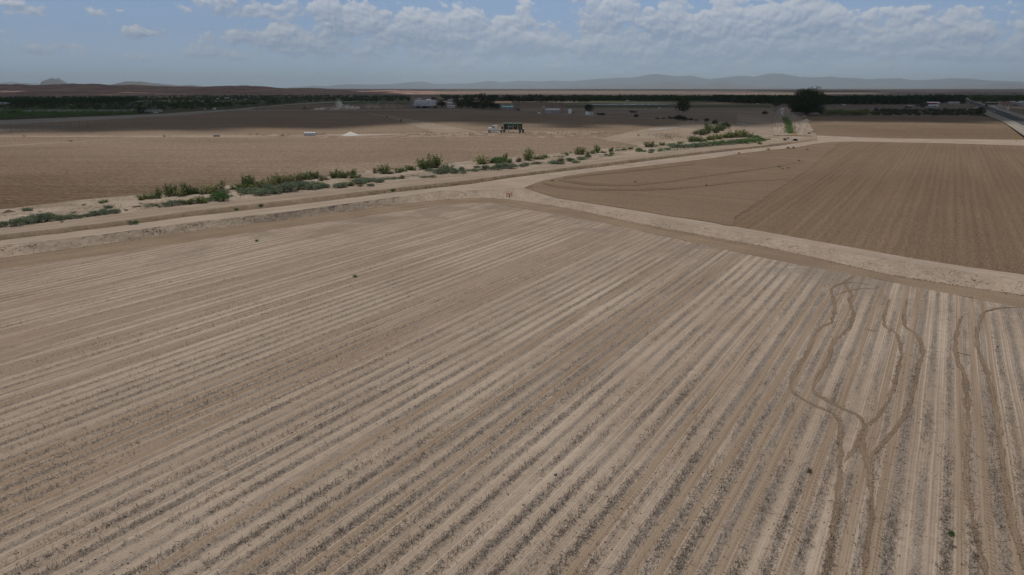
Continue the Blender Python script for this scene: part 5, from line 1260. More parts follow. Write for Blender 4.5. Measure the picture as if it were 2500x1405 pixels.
# ---- winding wheel tracks across the rows (photo px centre lines, width px near the first point)
M_TRK = track('wheel_track_soil', (.175, .128, .090), (.235, .177, .130), (.145, .105, .073), .35, 5, 6, .70, .6, ragged=True)
def strip(name, label, pts, w0, m_, z, cat='wheel track'):
    P = [at(x, y, z) for x, y in pts]
    # Catmull-Rom
    Q = []
    for i in range(len(P) - 1):
        a, b, c, d = P[max(0, i - 1)], P[i], P[i + 1], P[min(len(P) - 1, i + 2)]
        for t in np.linspace(0, 1, 14, endpoint=False):
            Q.append(.5 * ((2 * b) + (c - a) * t + (2 * a - 5 * b + 4 * c - d) * t * t + (3 * b - a - 3 * c + d) * t ** 3))
    Q.append(P[-1]); Q = np.array([tuple(q) for q in Q])
    tn = np.gradient(Q, axis=0); tn /= np.linalg.norm(tn, axis=1)[:, None]
    nr = np.stack([-tn[:, 1], tn[:, 0], 0 * tn[:, 0]], -1)
    L = np.concatenate([[0], np.cumsum(np.linalg.norm(np.diff(Q, axis=0), axis=1))])
    wl = w0 * (.50 + .45 * fbm(L / .9, L * 0 + pts[0][0], 3, 1)); wr = w0 * (.50 + .45 * fbm(L / .9, L * 0 + pts[0][1], 3, 2))
    e = np.clip(np.minimum(L, L[-1] - L) / 1.2, .08, 1); wl = wl * e; wr = wr * e
    V = np.stack([Q + nr * wl[:, None], Q + np.array([0, 0, .012]), Q - nr * wr[:, None]], 1)
    n = len(Q); i = np.arange(n - 1)[:, None] * 3 + np.arange(2)[None]
    F = np.stack([i, i + 1, i + 4, i + 3], -1).reshape(-1, 4)
    if np.cross(V[1, 0] - V[0, 0], V[0, 1] - V[0, 0])[2] > 0: F = F[:, ::-1]
    uv = np.stack([np.repeat(L[:, None], 3, 1), np.repeat(np.array([[0, .5, 1.0]]), n, 0)], -1).reshape(-1, 2)
    V = V.reshape(-1, 3)
    tag(link(name, mesh_np(name, V, F, uv, True, [m_])), label, cat, None, 'structure')
TK = [
 ([(2092, 672), (2052, 693), (2030, 708), (2038, 745), (2030, 785), (1998, 805), (1975, 850), (1950, 895), (1930, 935), (1940, 960), (1990, 990), (2040, 1015), (2052, 1060), (2050, 1130), (2048, 1180), (2040, 1260), (2025, 1350), (2015, 1420)], .36),
 ([(2060, 690), (2078, 718), (2074, 735), (2083, 765), (2075, 800), (2040, 830), (2020, 880), (1990, 935), (1992, 960), (2050, 995), (2095, 1015), (2110, 1040), (2105, 1090), (2122, 1140), (2128, 1220), (2120, 1300), (2105, 1420)], .36),
 ([(2172, 728), (2162, 760), (2160, 795), (2185, 812), (2195, 830), (2200, 870), (2180, 950), (2150, 1010), (2110, 1045), (2085, 1095), (2060, 1130)], .30),
 ([(2215, 728), (2208, 790), (2235, 815), (2252, 850), (2245, 890), (2228, 960), (2205, 1020), (2165, 1070), (2132, 1110), (2125, 1150)], .32),
 ([(2350, 770), (2338, 800), (2332, 840), (2338, 880), (2355, 920), (2362, 990), (2362, 1080), (2358, 1160), (2372, 1250), (2390, 1330), (2412, 1420)], .34),
 ([(2405, 760), (2390, 790), (2384, 830), (2394, 870), (2408, 900), (2425, 970), (2440, 1060), (2452, 1160), (2470, 1260), (2490, 1340), (2515, 1420)], .36),
 ([(2030, 700), (2080, 690), (2150, 700)], .14), ([(2040, 720), (2090, 706), (2160, 704)], .14), ([(2105, 800), (2125, 806), (2148, 808)], .25), ([(2395, 765), (2440, 752), (2500, 752)], .28)]
for q, (pts, w0) in enumerate(TK):
    nm = ['leftmost long winding', 'second long winding', 'short forked', 'hooked', 'curving', 'rightmost curving', 'thin upper cross', 'thin lower cross', 'tiny stub of', 'corner', 'long straight', 'short bent', 'turning', 'faint upper left'][q]
    strip('wheel_track', nm + ' brown wheel track on the stubble field', pts, w0, M_TRK, .008 + .0035 * q)
# ---- irrigation hardware
def valve_frame(px, py, z, wpx, hpx, label, m_=None, low=False):
    m_ = m_ or RED
    p = at(px, py, z); s = ppm(p); w_ = wpx / s; h_ = hpx / s
    o = thing('valve_frame', label, 'valve', p)
    t = max(.05, .09 * h_)
    for q in (-1, 1): MB().rod((q * w_ / 2, 0, -.3), (q * w_ / 2, 0, h_), t).build('post', m_, o)
    MB().box((0, 0, h_), (w_ + t * 2, t * 2.2, t * 2.2)).build('crossbar', m_, o)
    v = MB().rod((0, 0, -.1), (0, 0, h_ * .62), t * 1.6, t * 1.3, 10); v.ring((0, 0, h_ * .68), (0, .25, 1), w_ * .17, t * .5, 14, 5); v.rod((0, 0, h_ * .5), (0, 0, h_ * .95), t * .6)
    v.rod((-.1 * w_, 0, h_ * .3), (.16 * w_, 0, h_ * .3), t * 2.2, n=10)
    v.build('valve', simple('dark_red_valve', (.14, .03, .028), .6, .2), o)
    return o
valve_frame(1243.5, 483, .05, 12.5, 9, 'bright red pipe frame with valve at the bank corner')
valve_frame(59, 334.5, .08, 6, 3.4, 'reddish brown low valve frame at far left of field')
valve_frame(173, 346.5, .08, 14, 2.6, 'wide rusty red low frame on the slanting pale track', RUST)
valve_frame(401, 335, .08, 5, 3.4, 'small red valve where the pale tracks meet')
valve_frame(1558.5, 333, .18, 5, 4, 'faded pinkish red valve on the sandy strip', simple('faded_red', (.38, .16, .13), .7, .1))
valve_frame(945, 288.5, .1, 3, 4, 'tiny dark red valve beside the worn path', simple('maroon', (.12, .03, .03), .7, .1))
valve_frame(979, 297.5, .1, 2.4, 4.5, 'dark upright valve on the worn path edge', DARKM)
p = at(1938, 331.5, .6); s = ppm(p)
o = thing('canal_gate', 'yellow arched gate frame standing above the culvert', 'gate', p)
w_ = 11 / s; h_ = 7 / s
MB().box((0, 0, .12), (w_, .5, .24)).build('base_beam', YEL, o)
b = MB()
pr = None
for a in np.linspace(0, math.pi, 9):
    q = (math.cos(a) * w_ * .33, 0, .2 + math.sin(a) * h_ * .9)
    if pr: b.rod(pr, q, .07)
    pr = q
b.build('arch', YEL, o); MB().rod((0, 0, .2), (0, 0, h_), .05).build('gate_screw', YEL, o)
for q in (-1, 1): MB().box((q * w_ * .46, 0, .35), (.22, .55, .5)).build('foot_block', YEL2, o)
# culvert: round pipe in a dirt headwall closing the canal
p = at(1941, 347.5, -.1); s = ppm(p)
o = thing('culvert_pipe', 'big black round culvert pipe mouth at the canal end', 'culvert', at(1941, 345.5, .42))
for ax_ in (0,):
    ring = MB().ring((0, 0, 0), (-.45, -1, 0), .82, .09, 22, 6).build('pipe_rim', BLACK, o)
    d = Vector((-.45, -1, 0)).normalized()
    MB().rod(d * -.4, d * -3.0, .80, n=20).build('pipe', BLACK, o)
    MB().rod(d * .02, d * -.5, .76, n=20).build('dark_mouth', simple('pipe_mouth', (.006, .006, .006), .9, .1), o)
heap('dirt_mound', 'dark damp dirt round the black culvert mouth', 'dirt mound', 1944, 346.5, 24, 5.5, CLODM, 17, .2)
# low grey blocks, misc
p = at(529, 334, .08); s = ppm(p)
for i, (dx, wd) in enumerate(((-4, 6), (4, 6.5))):
    q = at(529 + dx, 334, .08)
    o = tag(MB().box((0, 0, 0.32), (wd / s, .9, .64)).box((0, 0, .68), (wd / s * .9, .7, .12)).build('concrete_block', CONC, None, q, bevel=.05), ['left', 'right'][i] + ' one of the two grey concrete blocks on the pale strip', 'concrete block', 'pair of concrete blocks')
p = at(194, 297, .08); tag(heap('dirt_mound', 'tiny dark reddish lump beside the left gravel road', 'dirt mound', 194, 297, 5, 1.6, RUST, 19, .1))
p = at(1586, 339, .2)
# ---- fence round the dark plot
fx0, fx1 = -60, 215
fo = thing('wire_fence', 'thin dark wire fence round the plot on the left', 'fence', at(100, 312, .06))
loc = np.array(fo.location)
def rel(p): return Vector(np.array(p) - loc)
line = [at(x, y, .06) for x, y in ((-60, 310), (0, 308.5), (80, 307.5), (150, 306.5), (215, 305.5))] + [at(215, 314.5, .06)] + [at(x, y, .06) for x, y in ((150, 318), (80, 321.5), (0, 325.5), (-60, 328.5))]
wires = MB()
for a, b in zip(line[:-1], line[1:]):
    n = max(1, int((b - a).length / 4))
    for i in range(n):
        q = rel(a + (b - a) * i / n)
        MB().rod(q, q + Vector((0, 0, 1.7)), .05, n=5).build('post', WOOD, fo)
    for h_ in (.5, 1.1, 1.65): wires.rod(rel(a) + Vector((0, 0, h_)), rel(b) + Vector((0, 0, h_)), .02, n=4)
wires.build('wire', STEEL, fo)

# ---- utility poles
def pole(px, base, top, label, arm=True, z=0):
    p = at(px, base, z); s = ppm(p); h_ = (base - top) / s
    o = thing('utility_pole', label, 'pole', p)
    MB().rod((0, 0, -.5), (0, 0, h_), .19, .13, 8).build('pole_shaft', WOOD, o)
    if arm:
        MB().box((0, 0, h_ - .7), (2.4, .14, .14)).build('crossarm', WOOD, o)
        for q in (-1, 0, 1): MB().rod((q * 1.05, 0, h_ - .63), (q * 1.05, 0, h_ - .35), .06, n=6).build('insulator', STEEL, o)
for a in ((359.5, 277, 243.5, 'tall dark pole beside the spreading tree at the bridge'), (557, 273.5, 247.5, 'wooden pole left of two along the gravel road'), (628, 273.5, 246, 'wooden pole right of two along the gravel road'), (1372.5, 278, 250, 'tall pole right of the grey metal shed'), (1347.5, 267, 247.5, 'slim pole rising behind the grey metal shed'), (1430, 262, 247, 'thin pole above the tree by the storage tanks'),
          (2328, 261, 248, 'pole in front of the orchard near the metal sheds'), (2369, 265, 240, 'tall pole beside the far bend of the highway'), (2411, 271, 255, 'pole right of the dark conifer at the highway'), (2465, 269.5, 255, 'pole beside the red roofed house'), (37, 275, 256, 'short thin pole at the left edge of the scrub'), (907, 269, 244, 'thin pole standing in front of the dusty field'), (1224.5, 262, 247.5, 'slim pole sticking up by the tan warehouse roof'), (2008.5, 272, 252.5, 'light pole right of the huge tree'), (2498, 278, 266, 'short pole at the right edge beside the highway')):
    pole(*a)

# ---- buildings
def bld(name, label, cat, px0, px1, base, wall_h, roof_h, depth, wm, rm, rz=0, ridge='x', wins=(), door=None, over=.4, z=0):
    c = at((px0 + px1) / 2, base, z); s = ppm(c); w_ = (px1 - px0) / s; hw_ = wall_h / s; hr = roof_h / s
    o = thing(name, label, cat, c + Vector((0, depth / 2, 0)), rz)
    wl = MB()
    x, y = w_ / 2, depth / 2
    if ridge == 'x':
        wl.prism([(-y, -.3), (y, -.3), (y, hw_), (0, hw_ + hr), (-y, hw_)], -x, x)
        wl.v = [(b, a, c_) for a, b, c_ in wl.v]; wl.f = [f[::-1] for f in wl.f]
        rf = MB(); t = .12
        for sg in (-1, 1):
            rf.add([(-x - over, sg * (y + over), hw_ - over * hr / y), (x + over, sg * (y + over), hw_ - over * hr / y), (x + over, 0, hw_ + hr + .02), (-x - over, 0, hw_ + hr + .02),
                    (-x - over, sg * (y + over), hw_ - over * hr / y + t), (x + over, sg * (y + over), hw_ - over * hr / y + t), (x + over, 0, hw_ + hr + t), (-x - over, 0, hw_ + hr + t)],
                   [(0, 1, 2, 3), (4, 5, 6, 7), (0, 1, 5, 4), (1, 2, 6, 5), (2, 3, 7, 6), (3, 0, 4, 7)])
    else:
        wl.prism([(-x, -.3), (x, -.3), (x, hw_), (0, hw_ + hr), (-x, hw_)], -y, y)
        rf = MB(); t = .12
        for sg in (-1, 1):
            rf.add([(sg * (x + over), -y - over, hw_ - over * hr / x), (sg * (x + over), y + over, hw_ - over * hr / x), (0, y + over, hw_ + hr + .02), (0, -y - over, hw_ + hr + .02),
                    (sg * (x + over), -y - over, hw_ - over * hr / x + t), (sg * (x + over), y + over, hw_ - over * hr / x + t), (0, y + over, hw_ + hr + t), (0, -y - over, hw_ + hr + t)],
                   [(0, 1, 2, 3), (4, 5, 6, 7), (0, 1, 5, 4), (1, 2, 6, 5), (2, 3, 7, 6), (3, 0, 4, 7)])
    wl.build('wall', wm, o); rf.build('roof', rm, o)
    for fx, fz, ww, hh in wins: MB().box((fx * w_, -y - .02, fz * hw_), (ww, .08, hh)).build('window', GLASS, o)
    if door: MB().box((door[0] * w_, -y - .02, door[2] / 2), (door[1], .1, door[2])).build('door', door[3], o)
    return o
# arched barn with lean-to
c = at(1038, 264.5); s = ppm(c); o = thing('barn', 'grey arched roof barn with rusty roof patches', 'barn', c + Vector((0, 5, 0)), R(-8))
L_ = 54 / s; Rr = 5.2
prof = [(math.cos(a) * Rr, 1.9 + math.sin(a) * (14.5 / s)) for a in np.linspace(0, math.pi, 13)]
b = MB().prism([(Rr, -.3)] + prof + [(-Rr, -.3)], -L_ / 2 + .3, L_ / 2 - .3); b.v = [(y, x, z_) for x, y, z_ in b.v]; b.f = [f[::-1] for f in b.f]; b.build('wall', CREAM, o)
pro = [(math.cos(a) * (Rr + .2), 1.9 + math.sin(a) * (14.5 / s + .2)) for a in np.linspace(0, math.pi, 17)]; pri = [(math.cos(a) * (Rr + .06), 1.9 + math.sin(a) * (14.5 / s + .06)) for a in np.linspace(math.pi, 0, 17)]
b = MB()
for k in range(16):
    q = [pro[k], pro[k + 1], pri[15 - k], pri[16 - k]]
    b.prism(q, -L_ / 2, L_ / 2)
b.v = [(y, x, z_) for x, y, z_ in b.v]; b.f = [f[::-1] for f in b.f]; rf = b.build('roof', GALV, o)
for fx, fy in ((-.18, .55), (-.05, .5), (.17, .5), (.06, .52), (.3, .5)):
    a = math.pi + 1.05; MB().box((fx * L_, math.cos(a) * (Rr + .26), 1.9 - math.sin(a) * (14.5 / s + .26) * .86), (.9, .5, 1.0)).build('roof_patch', RUST, rf)
MB().box((-.5, -Rr - 1.5, 2.05), (L_ + 1.2, 3.4, .14)).build('lean_to_roof', GALV, o)
for k in range(5): MB().box((-L_ / 2 + .6 + k * (L_ - 1.2) / 4, -Rr - 2.9, 1.0), (.22, .22, 2.0)).build('post', WOOD, o)
bld('tan_warehouse', 'tan metal warehouse under a bright orange tan roof', 'warehouse', 1202, 1250, 265.5, 12.5, 4.2, 18, TAN, TANROOF, R(-9), 'x', door=(.12, 3.2, 4.2, GREYW))
bld('farm_shed', 'small shed with a bright turquoise roof by the warehouse', 'shed', 1226, 1252, 267.3, 5.2, 2.0, 6, GREYW, TURQ, 0, 'x', ((-.2, .5, 1, 1), (.25, .5, 1, 1)))
p = at(1262, 270.5); s = ppm(p); o = thing('open_shelter', 'low dark open shelter right of the turquoise roof', 'shelter', p)
MB().box((0, 1.5, 2.0), (18 / s, 4, .25)).build('roof', DARKM, o)
for a in (-1, 1):
    for q in (0, 3): MB().rod((a * 8 / s, q, -.2), (a * 8 / s, q, 1.9), .09).build('post', WOOD, o)
MB().box((1, 1.5, .5), (9 / s, 2.2, 1.0), taper=.8).build('hay_stack', WOOD, o)
bld('farm_house', 'tan gabled house among the dark farmyard trees', 'house', 1088, 1106, 252.3, 5.5, 4.0, 10, CREAM, TAN, 0, 'y', ((-.2, .6, 1.2, 1.0), (.2, .6, 1.2, 1.0)))
bld('mobile_home', 'long white mobile home in front of the farmyard trees', 'mobile home', 1093, 1109, 264, 5.3, .7, 4, WHITE, WHITE, 0, 'x', ((-.32, .6, .9, .9), (-.08, .6, .9, .9), (.16, .6, .9, .9)), (.36, .9, 1.9, GREYW))
bld('white_shed', 'white shed roof between house and mobile home', 'shed', 1093, 1103, 256, 3.6, 1.2, 5, GREYW, WHITE, 0, 'x')
bld('white_shed', 'small white roofed shed at the right end of barn', 'shed', 1068, 1075, 259.5, 2.4, .9, 4, GREYW, WHITE, 0, 'x')
bld('far_house', 'long white roofed house behind the barn', 'house', 1041, 1053, 247.5, 2.6, 1.5, 9, GREYW, WHITE, 0, 'x')
bld('far_house', 'small white roofed house behind the right end of barn', 'house', 1058, 1064, 247.5, 2.4, 1.5, 9, GREYW, WHITE, 0, 'x')
bld('far_house', 'grey white farm building left of and behind the barn', 'house', 1018, 1029, 244.5, 2.4, 1.5, 10, GREYW, GALV, 0, 'x')
bld('far_house', 'small white roof right above the tan house', 'house', 1103, 1110, 245, 2, 1.6, 9, GREYW, WHITE, 0, 'x')
bld('far_house', 'tiny white roof peeking above the farmyard trees', 'house', 1119, 1123, 244.5, 1.8, 1.3, 9, GREYW, WHITE, 0, 'x')
o = bld('metal_shed', 'grey metal shed with white roof edge and red frame', 'shed', 1332.5, 1364.5, 277.6, 9, 1.6, 8, GREYW, WHITE, R(4), 'x')
s = ppm(o.location)
MB().box((-6.2 / s, -4.03, 4.2 / s), (.12, .05, 8 / s)).build('corner_trim', WHITE, o)
for q in (-3, 10): MB().rod((q / s, -4.5, 0), (q / s, -4.5, 4.6 / s), .1).build('red_post', RED, o)
MB().rod((-3 / s, -4.5, 4.4 / s), (2 / s, -4.5, 2 / s), .1).rod((2 / s, -4.5, 2 / s), (11 / s, -4.5, 1.4 / s), .1).build('red_frame', RED, o)
def tank(px, base, hpx, wpx, label, m_, z=0):
    p = at(px, base, z); s = ppm(p); r = wpx / s / 2; h_ = hpx / s
    o = thing('storage_tank', label, 'tank', p)
    MB().lathe([(r, -.1), (r, h_ * .84), (r * .96, h_ * .88)], n=20).build('tank_body', m_, o, smooth=False)
    MB().lathe([(r * .97, h_ * .88), (r * .8, h_ * .95), (r * .3, h_ * .99), (r * .12, h_)], n=20).build('tank_top', m_, o, smooth=True)
    MB().rod((r * .3, 0, h_ * .9), (r * .3, 0, h_ * 1.04), r * .16, n=8).build('cap', GREYW, o)
tank(1391.5, 278, 11, 8.8, 'white upright storage tank alone right of the metal shed', WHITE_P)
tank(1432.5, 280.5, 7.5, 7.5, 'white round topped tank beneath the dark round tree', WHITE_P)
tank(1437.5, 282, 7.2, 7.4, 'bluish white tank in the middle below the tree', simple('pale_blue_plastic', (.50, .60, .66), .5, .06))
tank(1445, 282, 7, 6.8, 'cream coloured tank at the right below the tree', simple('cream_plastic', (.55, .47, .38), .6, .06))
p = at(1398, 278.4); o = thing('red_pump', 'small dark red pump machine beside the white tank', 'pump', p)
MB().box((0, 0, .5), (1.6, .9, .9)).build('pump_body', simple('dark_red', (.16, .05, .045), .7, .2), o, bevel=.1); MB().rod((-.3, 0, .9), (-.3, 0, 1.5), .07).build('pipe', RUST, o)
bld('red_shed', 'long shed with red wall and white roof', 'shed', 2264, 2295, 256.5, 5, 1.6, 8, REDW, WHITE, 0, 'x', door=(.35, 3, 2.6, GREYW))
bld('grey_shed', 'grey shed with pale roof in front of red shed', 'shed', 2262, 2292, 263.8, 4.8, 2.6, 9, GREYW, GALV, R(-6), 'x', ((.2, .5, 1.4, 1.0),))
bld('small_shed', 'small pale roofed hut left of the brownish tree', 'shed', 2216, 2228, 263.6, 3.8, 1.5, 5, DARKM, GALV, 0, 'x')
bld('small_shed', 'tiny pale hut in front of the dark orchard', 'shed', 2180, 2188, 254.5, 1.8, .9, 5, DARKM, GALV, 0, 'x')
bld('grey_shed', 'grey white building right of the red shed', 'shed', 2321, 2343, 255.2, 4, 1.8, 9, GREYW, GALV, R(-8), 'x')
bld('long_store', 'long building with a bright striped roof line', 'store', 2411, 2445, 255.3, 4.2, .6, 10, DARKM, CREAM, 0, 'x')
bld('red_roof_house', 'tan house with a dull red hipped roof', 'house', 2448, 2468, 260.8, 4.5, 4.6, 10, CREAM, REDROOF, R(-12), 'x', ((-.2, .55, 1.2, 1.2), (.15, .55, 1.2, 1.2)))
bld('grey_house', 'grey house at the right edge of the picture', 'house', 2494, 2512, 257.8, 6, 4, 9, GREYW, GALV, 0, 'y')
bld('grey_house', 'small grey roofed house right of the long store', 'house', 2470, 2482, 252.5, 2.8, 1.6, 8, GREYW, GALV, 0, 'x')
bld('town_store', 'pale flat building at the vanishing end of highway', 'store', 2342, 2350, 242.4, 2.6, .6, 10, CREAM, WHITE, 0, 'x')
bld('town_store', 'long cream building right of the highway end', 'store', 2350, 2368, 242.3, 2.2, .5, 10, CREAM, TAN, 0, 'x')
bld('white_shed', 'pale metal shed at the left picture edge', 'shed', -6, 13, 258, 5.0, 1.6, 9, GREYW, GALV, R(5), 'x')
bld('white_shed', 'small white roofed shed right of the left orchard', 'shed', 337, 345, 250.6, 1.8, 1.0, 7, GREYW, WHITE, 0, 'x')
bld('far_house', 'far pink white house in the left scrub', 'house', 548, 557, 242.3, 2, 1.2, 10, CREAM, WHITE, 0, 'x')
bld('far_house', 'far pale house right of the pink white one', 'house', 565, 575, 245, 1.6, 1.0, 9, CREAM, GALV, 0, 'x')
bld('far_house', 'far tiny grey house right of two pale houses', 'house', 593, 599, 244.2, 1.4, .8, 9, GREYW, WHITE, 0, 'x')
bld('far_house', 'far tiny white house left of the pink white one', 'house', 526, 531, 243, 1.5, .9, 9, GREYW, WHITE, 0, 'x')
bld('far_house', 'tiny pale house below the far orchard line', 'house', 1529, 1536, 248, 1.6, 1.0, 7, GREYW, GALV, 0, 'x')
bld('far_house', 'tiny pale house left of the dark orchard corner', 'house', 1684, 1693, 244.5, 1.6, 1.0, 9, GREYW, GALV, 0, 'x')
# trailers and boxes
def boxthing(name, label, cat, px, base, wpx, hpx, dep, m_, wheels=True, z=0, m2=None):
    p = at(px, base, z); s = ppm(p); w_ = wpx / s; h_ = hpx / s; zb = .35 if wheels else 0
    o = thing(name, label, cat, p)
    MB().box((0, 0, zb + (h_ - zb) / 2), (w_, dep, h_ - zb)).build('box_body', m_, o, bevel=min(.12, h_ * .1))
    MB().box((0, 0, h_ + .03), (w_ * .96, dep * .96, .08)).build('roof', m2 or WHITE, o)
    MB().box((w_ * .1, -dep / 2 - .02, zb + (h_ - zb) * .62), (w_ * .5, .04, (h_ - zb) * .3)).build('window', GLASS, o)
    if wheels:
        for a in (-.3, .3):
            for q in (-1, 1): wheel(o, (a * w_, q * dep * .45, .35), .35, .22)
    return o
boxthing('box_trailer', 'small white box trailer beside the gravel road', 'trailer', 524, 268.6, 5.4, 4.4, 2.2, WHITE)
boxthing('white_box', 'tiny white cabinet left of the white box trailer', 'cabinet', 500, 268.4, 2, 2.4, 1, WHITE, False)
boxthing('camper', 'small white camper in front of the metal shed', 'camper', 1316, 280, 7.2, 4.4, 2.1, WHITE)
boxthing('farm_implement', 'small white machine in the reddish field', 'machine', 1328, 263.5, 5, 2.6, 2, WHITE)
boxthing('white_box', 'white cabinet standing beyond the highway', 'cabinet', 2461, 268.5, 4.6, 4.2, 1.5, WHITE, False)
boxthing('white_box', 'tiny pale cabinet above the dark crop strip', 'cabinet', 1610, 265, 3, 2.2, 1.5, WHITE, False)
def car(name, label, px, base, lpx, m_, rz=0, z=0, cat='car', truck=False):
    p = at(px, base, z); s = ppm(p); k = lpx / s / 4.6
    o = thing(name, label, cat, p, rz, None, (k, k, k))
    bd = MB().prism([(-2.25, .35), (2.2, .35), (2.28, .75), (1.2, .95), (-2.25, .98)], -.88, .88).build('body', m_, o, bevel=.08)
    if truck: cabp = [(-.5, .95), (1.1, .95), (.6, 1.7), (-.4, 1.72)]
    else: cabp = [(-1.7, .95), (1.1, .95), (.45, 1.48), (-1.2, 1.5)]
    MB().prism(cabp, -.80, .80).build('cabin', m_, o, bevel=.05)
    for q in (-1, 1):
        MB().box((-.2 if not truck else .1, q * .805, 1.22), (1.5 if not truck else .8, .02, .32)).build('side_window', GLASS, o)
        for a in (-1.35, 1.4): wheel(o, (a, q * .82, .33), .33, .22)
    MB().box((.82 if not truck else .88, 0, 1.25), (.05, 1.4, .5), ry=-.85).build('windscreen', GLASS, o)
    return o
car('parked_car', 'bluish white car parked under the pole at the bridge', 381, 277.3, 11, WHITE, 0)
car('pickup_truck', 'white pickup on the far end of the farm road', 1909.5, 270.5, 13, WHITE, R(-82), .9, 'pickup', True)
car('parked_car', 'dark blue car parked in front of the far orchard', 2139, 264.2, 9, BLUE, 0)
car('parked_car', 'white car parked beyond the highway near the house', 2428, 261.8, 9, WHITE, 0)
car('parked_car', 'dark car parked right of the red roofed house', 2479, 259, 10, simple('dark_car_paint', (.05, .05, .055), .4, .1), 0)
car('parked_car', 'pale car near the orchard right of huge tree', 2060, 257.8, 9, WHITE, 0)
car('parked_car', 'grey white car right of the pale car by orchard', 2068, 257.6, 8, STEEL, 0)
car('parked_car', 'pale car at the orchard edge left of farm road', 1850, 254.7, 7, WHITE, 0)
p = at(1909, 279.2, .9)
boxthing('white_box', 'plain white box in the middle of farm road', 'control box', 1910, 279.3, 6, 6, 1.2, WHITE, False, .5)  # plain white box set beyond the far end of the ditch
# tractor raising dust
p = at(743, 269.5); s = ppm(p)
o = thing('farm_tractor', 'dark farm tractor raising dust in the far field', 'tractor', p, math.pi)
GT = simple('tractor_green', (.03, .06, .045), .5, .15)
MB().box((.9, 0, 1.25), (1.9, .8, .7)).build('hood', GT, o, bevel=.08); MB().box((-.6, 0, 1.0), (1.6, .7, .5)).build('chassis', BLACK, o)
cb = MB().box((-.6, 0, 2.1), (1.4, 1.4, 1.5), taper=.9).build('cab', GLASS, o); MB().box((-.6, 0, 2.9), (1.6, 1.6, .14)).build('roof', GT, cb)
for q in (-1, 1):
    wheel(o, (-.9, q * .95, .85), .85, .5, hubm=YEL); wheel(o, (1.35, q * .85, .55), .55, .35, hubm=YEL)
MB().rod((.9, .25, 1.6), (.9, .25, 2.6), .05).build('exhaust', BLACK, o)
MB().box((-3.2, 0, .6), (2.6, 4.2, .3)).build('harrow', RUST, o)
def dust(name, label, pts, dens, col=(.86, .80, .74)):
    """puffs of dust as overlapping soft bodies"""
    b = MB(); rg = np.random.default_rng(3)
    me_v = []; me_f = []
    import bmesh
    bm = bmesh.new()
    for (px, base, w_, h_) in pts:
        p = at(px, base); s = ppm(p)
        r = bmesh.ops.create_icosphere(bm, subdivisions=3, radius=1.0)
        for v in r['verts']:
            n = 1 + .45 * float(fbm(np.array(v.co.x * 1.7 + px), np.array(v.co.y * 1.7 + v.co.z * 2.1), 3, 5))
            v.co = Vector((p.x + v.co.x * w_ / s / 2 * n, p.y + v.co.y * w_ / s / 2.6 * n, max(.08, h_ / s * .46 + v.co.z * h_ / s * .52 * n)))
    me = bpy.data.meshes.new(name); bm.to_mesh(me); bm.free()
    m, g, out = mat(name + '_air')
    tc = pos(g)
    nz = g.noise(g.vm('MULTIPLY', tc, (1, 1, 1.2)), .17, 4, .65)
    d = g.m('MULTIPLY', g.ss(nz, .44, .74), dens)
    v = g.n('ShaderNodeVolumePrincipled', {'Color': (*col, 1), 'Density': d, 'Anisotropy': .0})
    m.node_tree.links.new(v.outputs[0], out.inputs['Volume'])
    me.materials.append(m)
    tag(link(name, me), label, 'dust', None, 'stuff')
dust('dust', 'plume of pale dust drifting behind the far tractor', [(772, 269, 16, 5), (788, 269, 24, 6), (806, 269, 26, 7), (822, 269, 24, 13), (830, 268.5, 22, 20), (824, 268, 20, 30), (842, 268.5, 26, 12), (862, 268, 34, 9)], .55, (.95, .9, .84))
dust('dust', 'faint older dust haze left of the barn', [(910, 266, 60, 16), (955, 266, 60, 15)], .05)
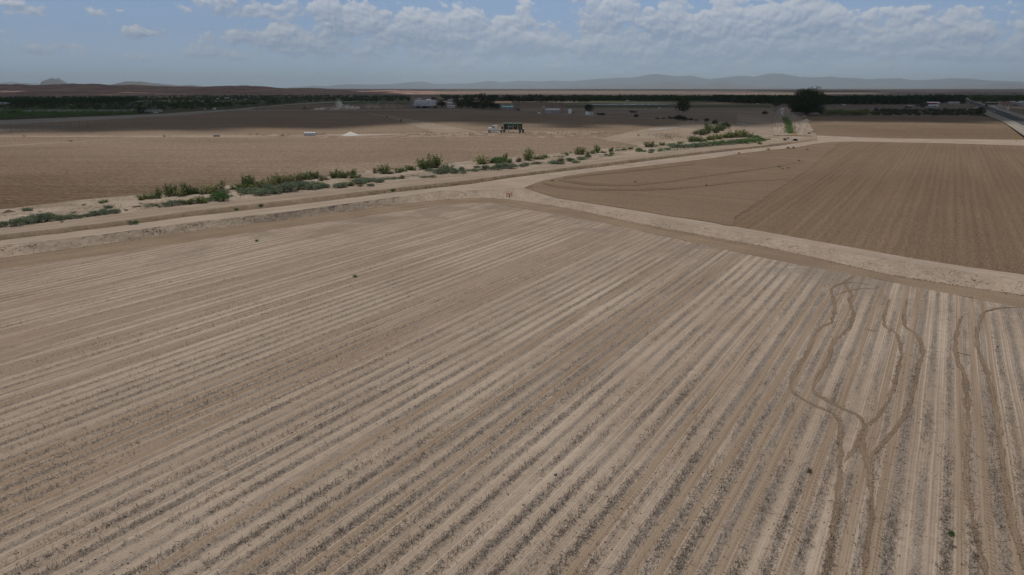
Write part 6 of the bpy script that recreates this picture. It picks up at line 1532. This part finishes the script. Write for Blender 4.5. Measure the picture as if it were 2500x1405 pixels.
# bridge on the left
c = at(190, 277); s = ppm(c)
o = thing('bridge', 'long low grey concrete bridge across the green wash', 'bridge', c)
a0, a1 = at(62, 277) - c, at(392, 276) - c
dr = (a1 - a0); L_ = dr.length; rz = math.atan2(dr.y, dr.x); mid = (a0 + a1) / 2
top = 5.2 / s
d_ = MB().box((0, 0, 0), (L_, 9, .9)).build('deck', CONC, o, mid + Vector((0, 0, top - .5)), rz)
for q in (-1, 1): MB().box((0, q * 4.3, .8), (L_, .3, .7)).build('railing', CONC, d_)
for k in range(8):
    t = (k + .5) / 8; q = a0 + dr * t
    MB().box((q.x, q.y, (top - .9) / 2 - .2), (.9, 7, top - .5), rz=rz).build('pier', CONC, o)
# yellow warning sign by the highway
p = at(2481.5, 345, .7); s = ppm(p); o = thing('road_sign', 'yellow marker sign on a post beside the crossroad', 'sign', p)
h_ = 14 / s
MB().rod((0, 0, -.3), (0, 0, h_), .045).build('post', STEEL, o)
MB().box((.05, -.06, h_ - .62), (.55, .03, 1.25)).build('sign_plate', YEL2, o, bevel=.01)
# guard rails at the highway bridge
def rail(pts, label, z=.72):
    P = [at(x, y, z) for x, y in pts]; c = P[0]; o = thing('guard_rail', label, 'guard rail', c)
    for a, b in zip(P[:-1], P[1:]):
        a = a - c; b = b - c
        MB().rod(a + Vector((0, 0, .65)), b + Vector((0, 0, .65)), .16, n=6).build('rail', GALV, o)
        n = max(2, int((b - a).length / 4))
        for i in range(n + 1):
            q = a + (b - a) * i / n; MB().rod(q, q + Vector((0, 0, .65)), .07, n=5).build('post', WOOD, o)
rail([(2418, 272.2), (2424, 274.2), (2430, 276.8)], 'pale guard rail on the near side of the highway')
rail([(2448, 274), (2458, 277), (2467, 279.3)], 'pale guard rail on the far side of the highway')
# small litter on the ground
p = at(1356, 1160, .02); tag(MB().box((0, 0, .02), (.14, .10, .04), rz=.5).box((.06, .03, .05), (.06, .05, .03), rz=1.0).build('plastic_scrap', simple('dark_blue_plastic', (.06, .07, .14), .5, .1), None, p), 'small dark blue scrap lying in the stubble', 'litter')
p = at(2435, 846, .02); heap('dirt_mound', 'small black lump lying near the right stubble corner', 'lump', 2435, 848, 7, 4, simple('black_lump', (.03, .025, .022), .9, .2), 55, .01)
p = at(2345, 867, .03); b = MB(); q0 = at(2337, 861, .04)
for x, y in ((2347, 863), (2358, 866), (2369, 868)):
    q1 = at(x, y, .05); b.rod(q0 - p, q1 - p, .022, .018, 5); q0 = q1
tag(b.build('fallen_branch', WOOD, None, p), 'thin crooked branch lying across the right stubble rows', 'branch')
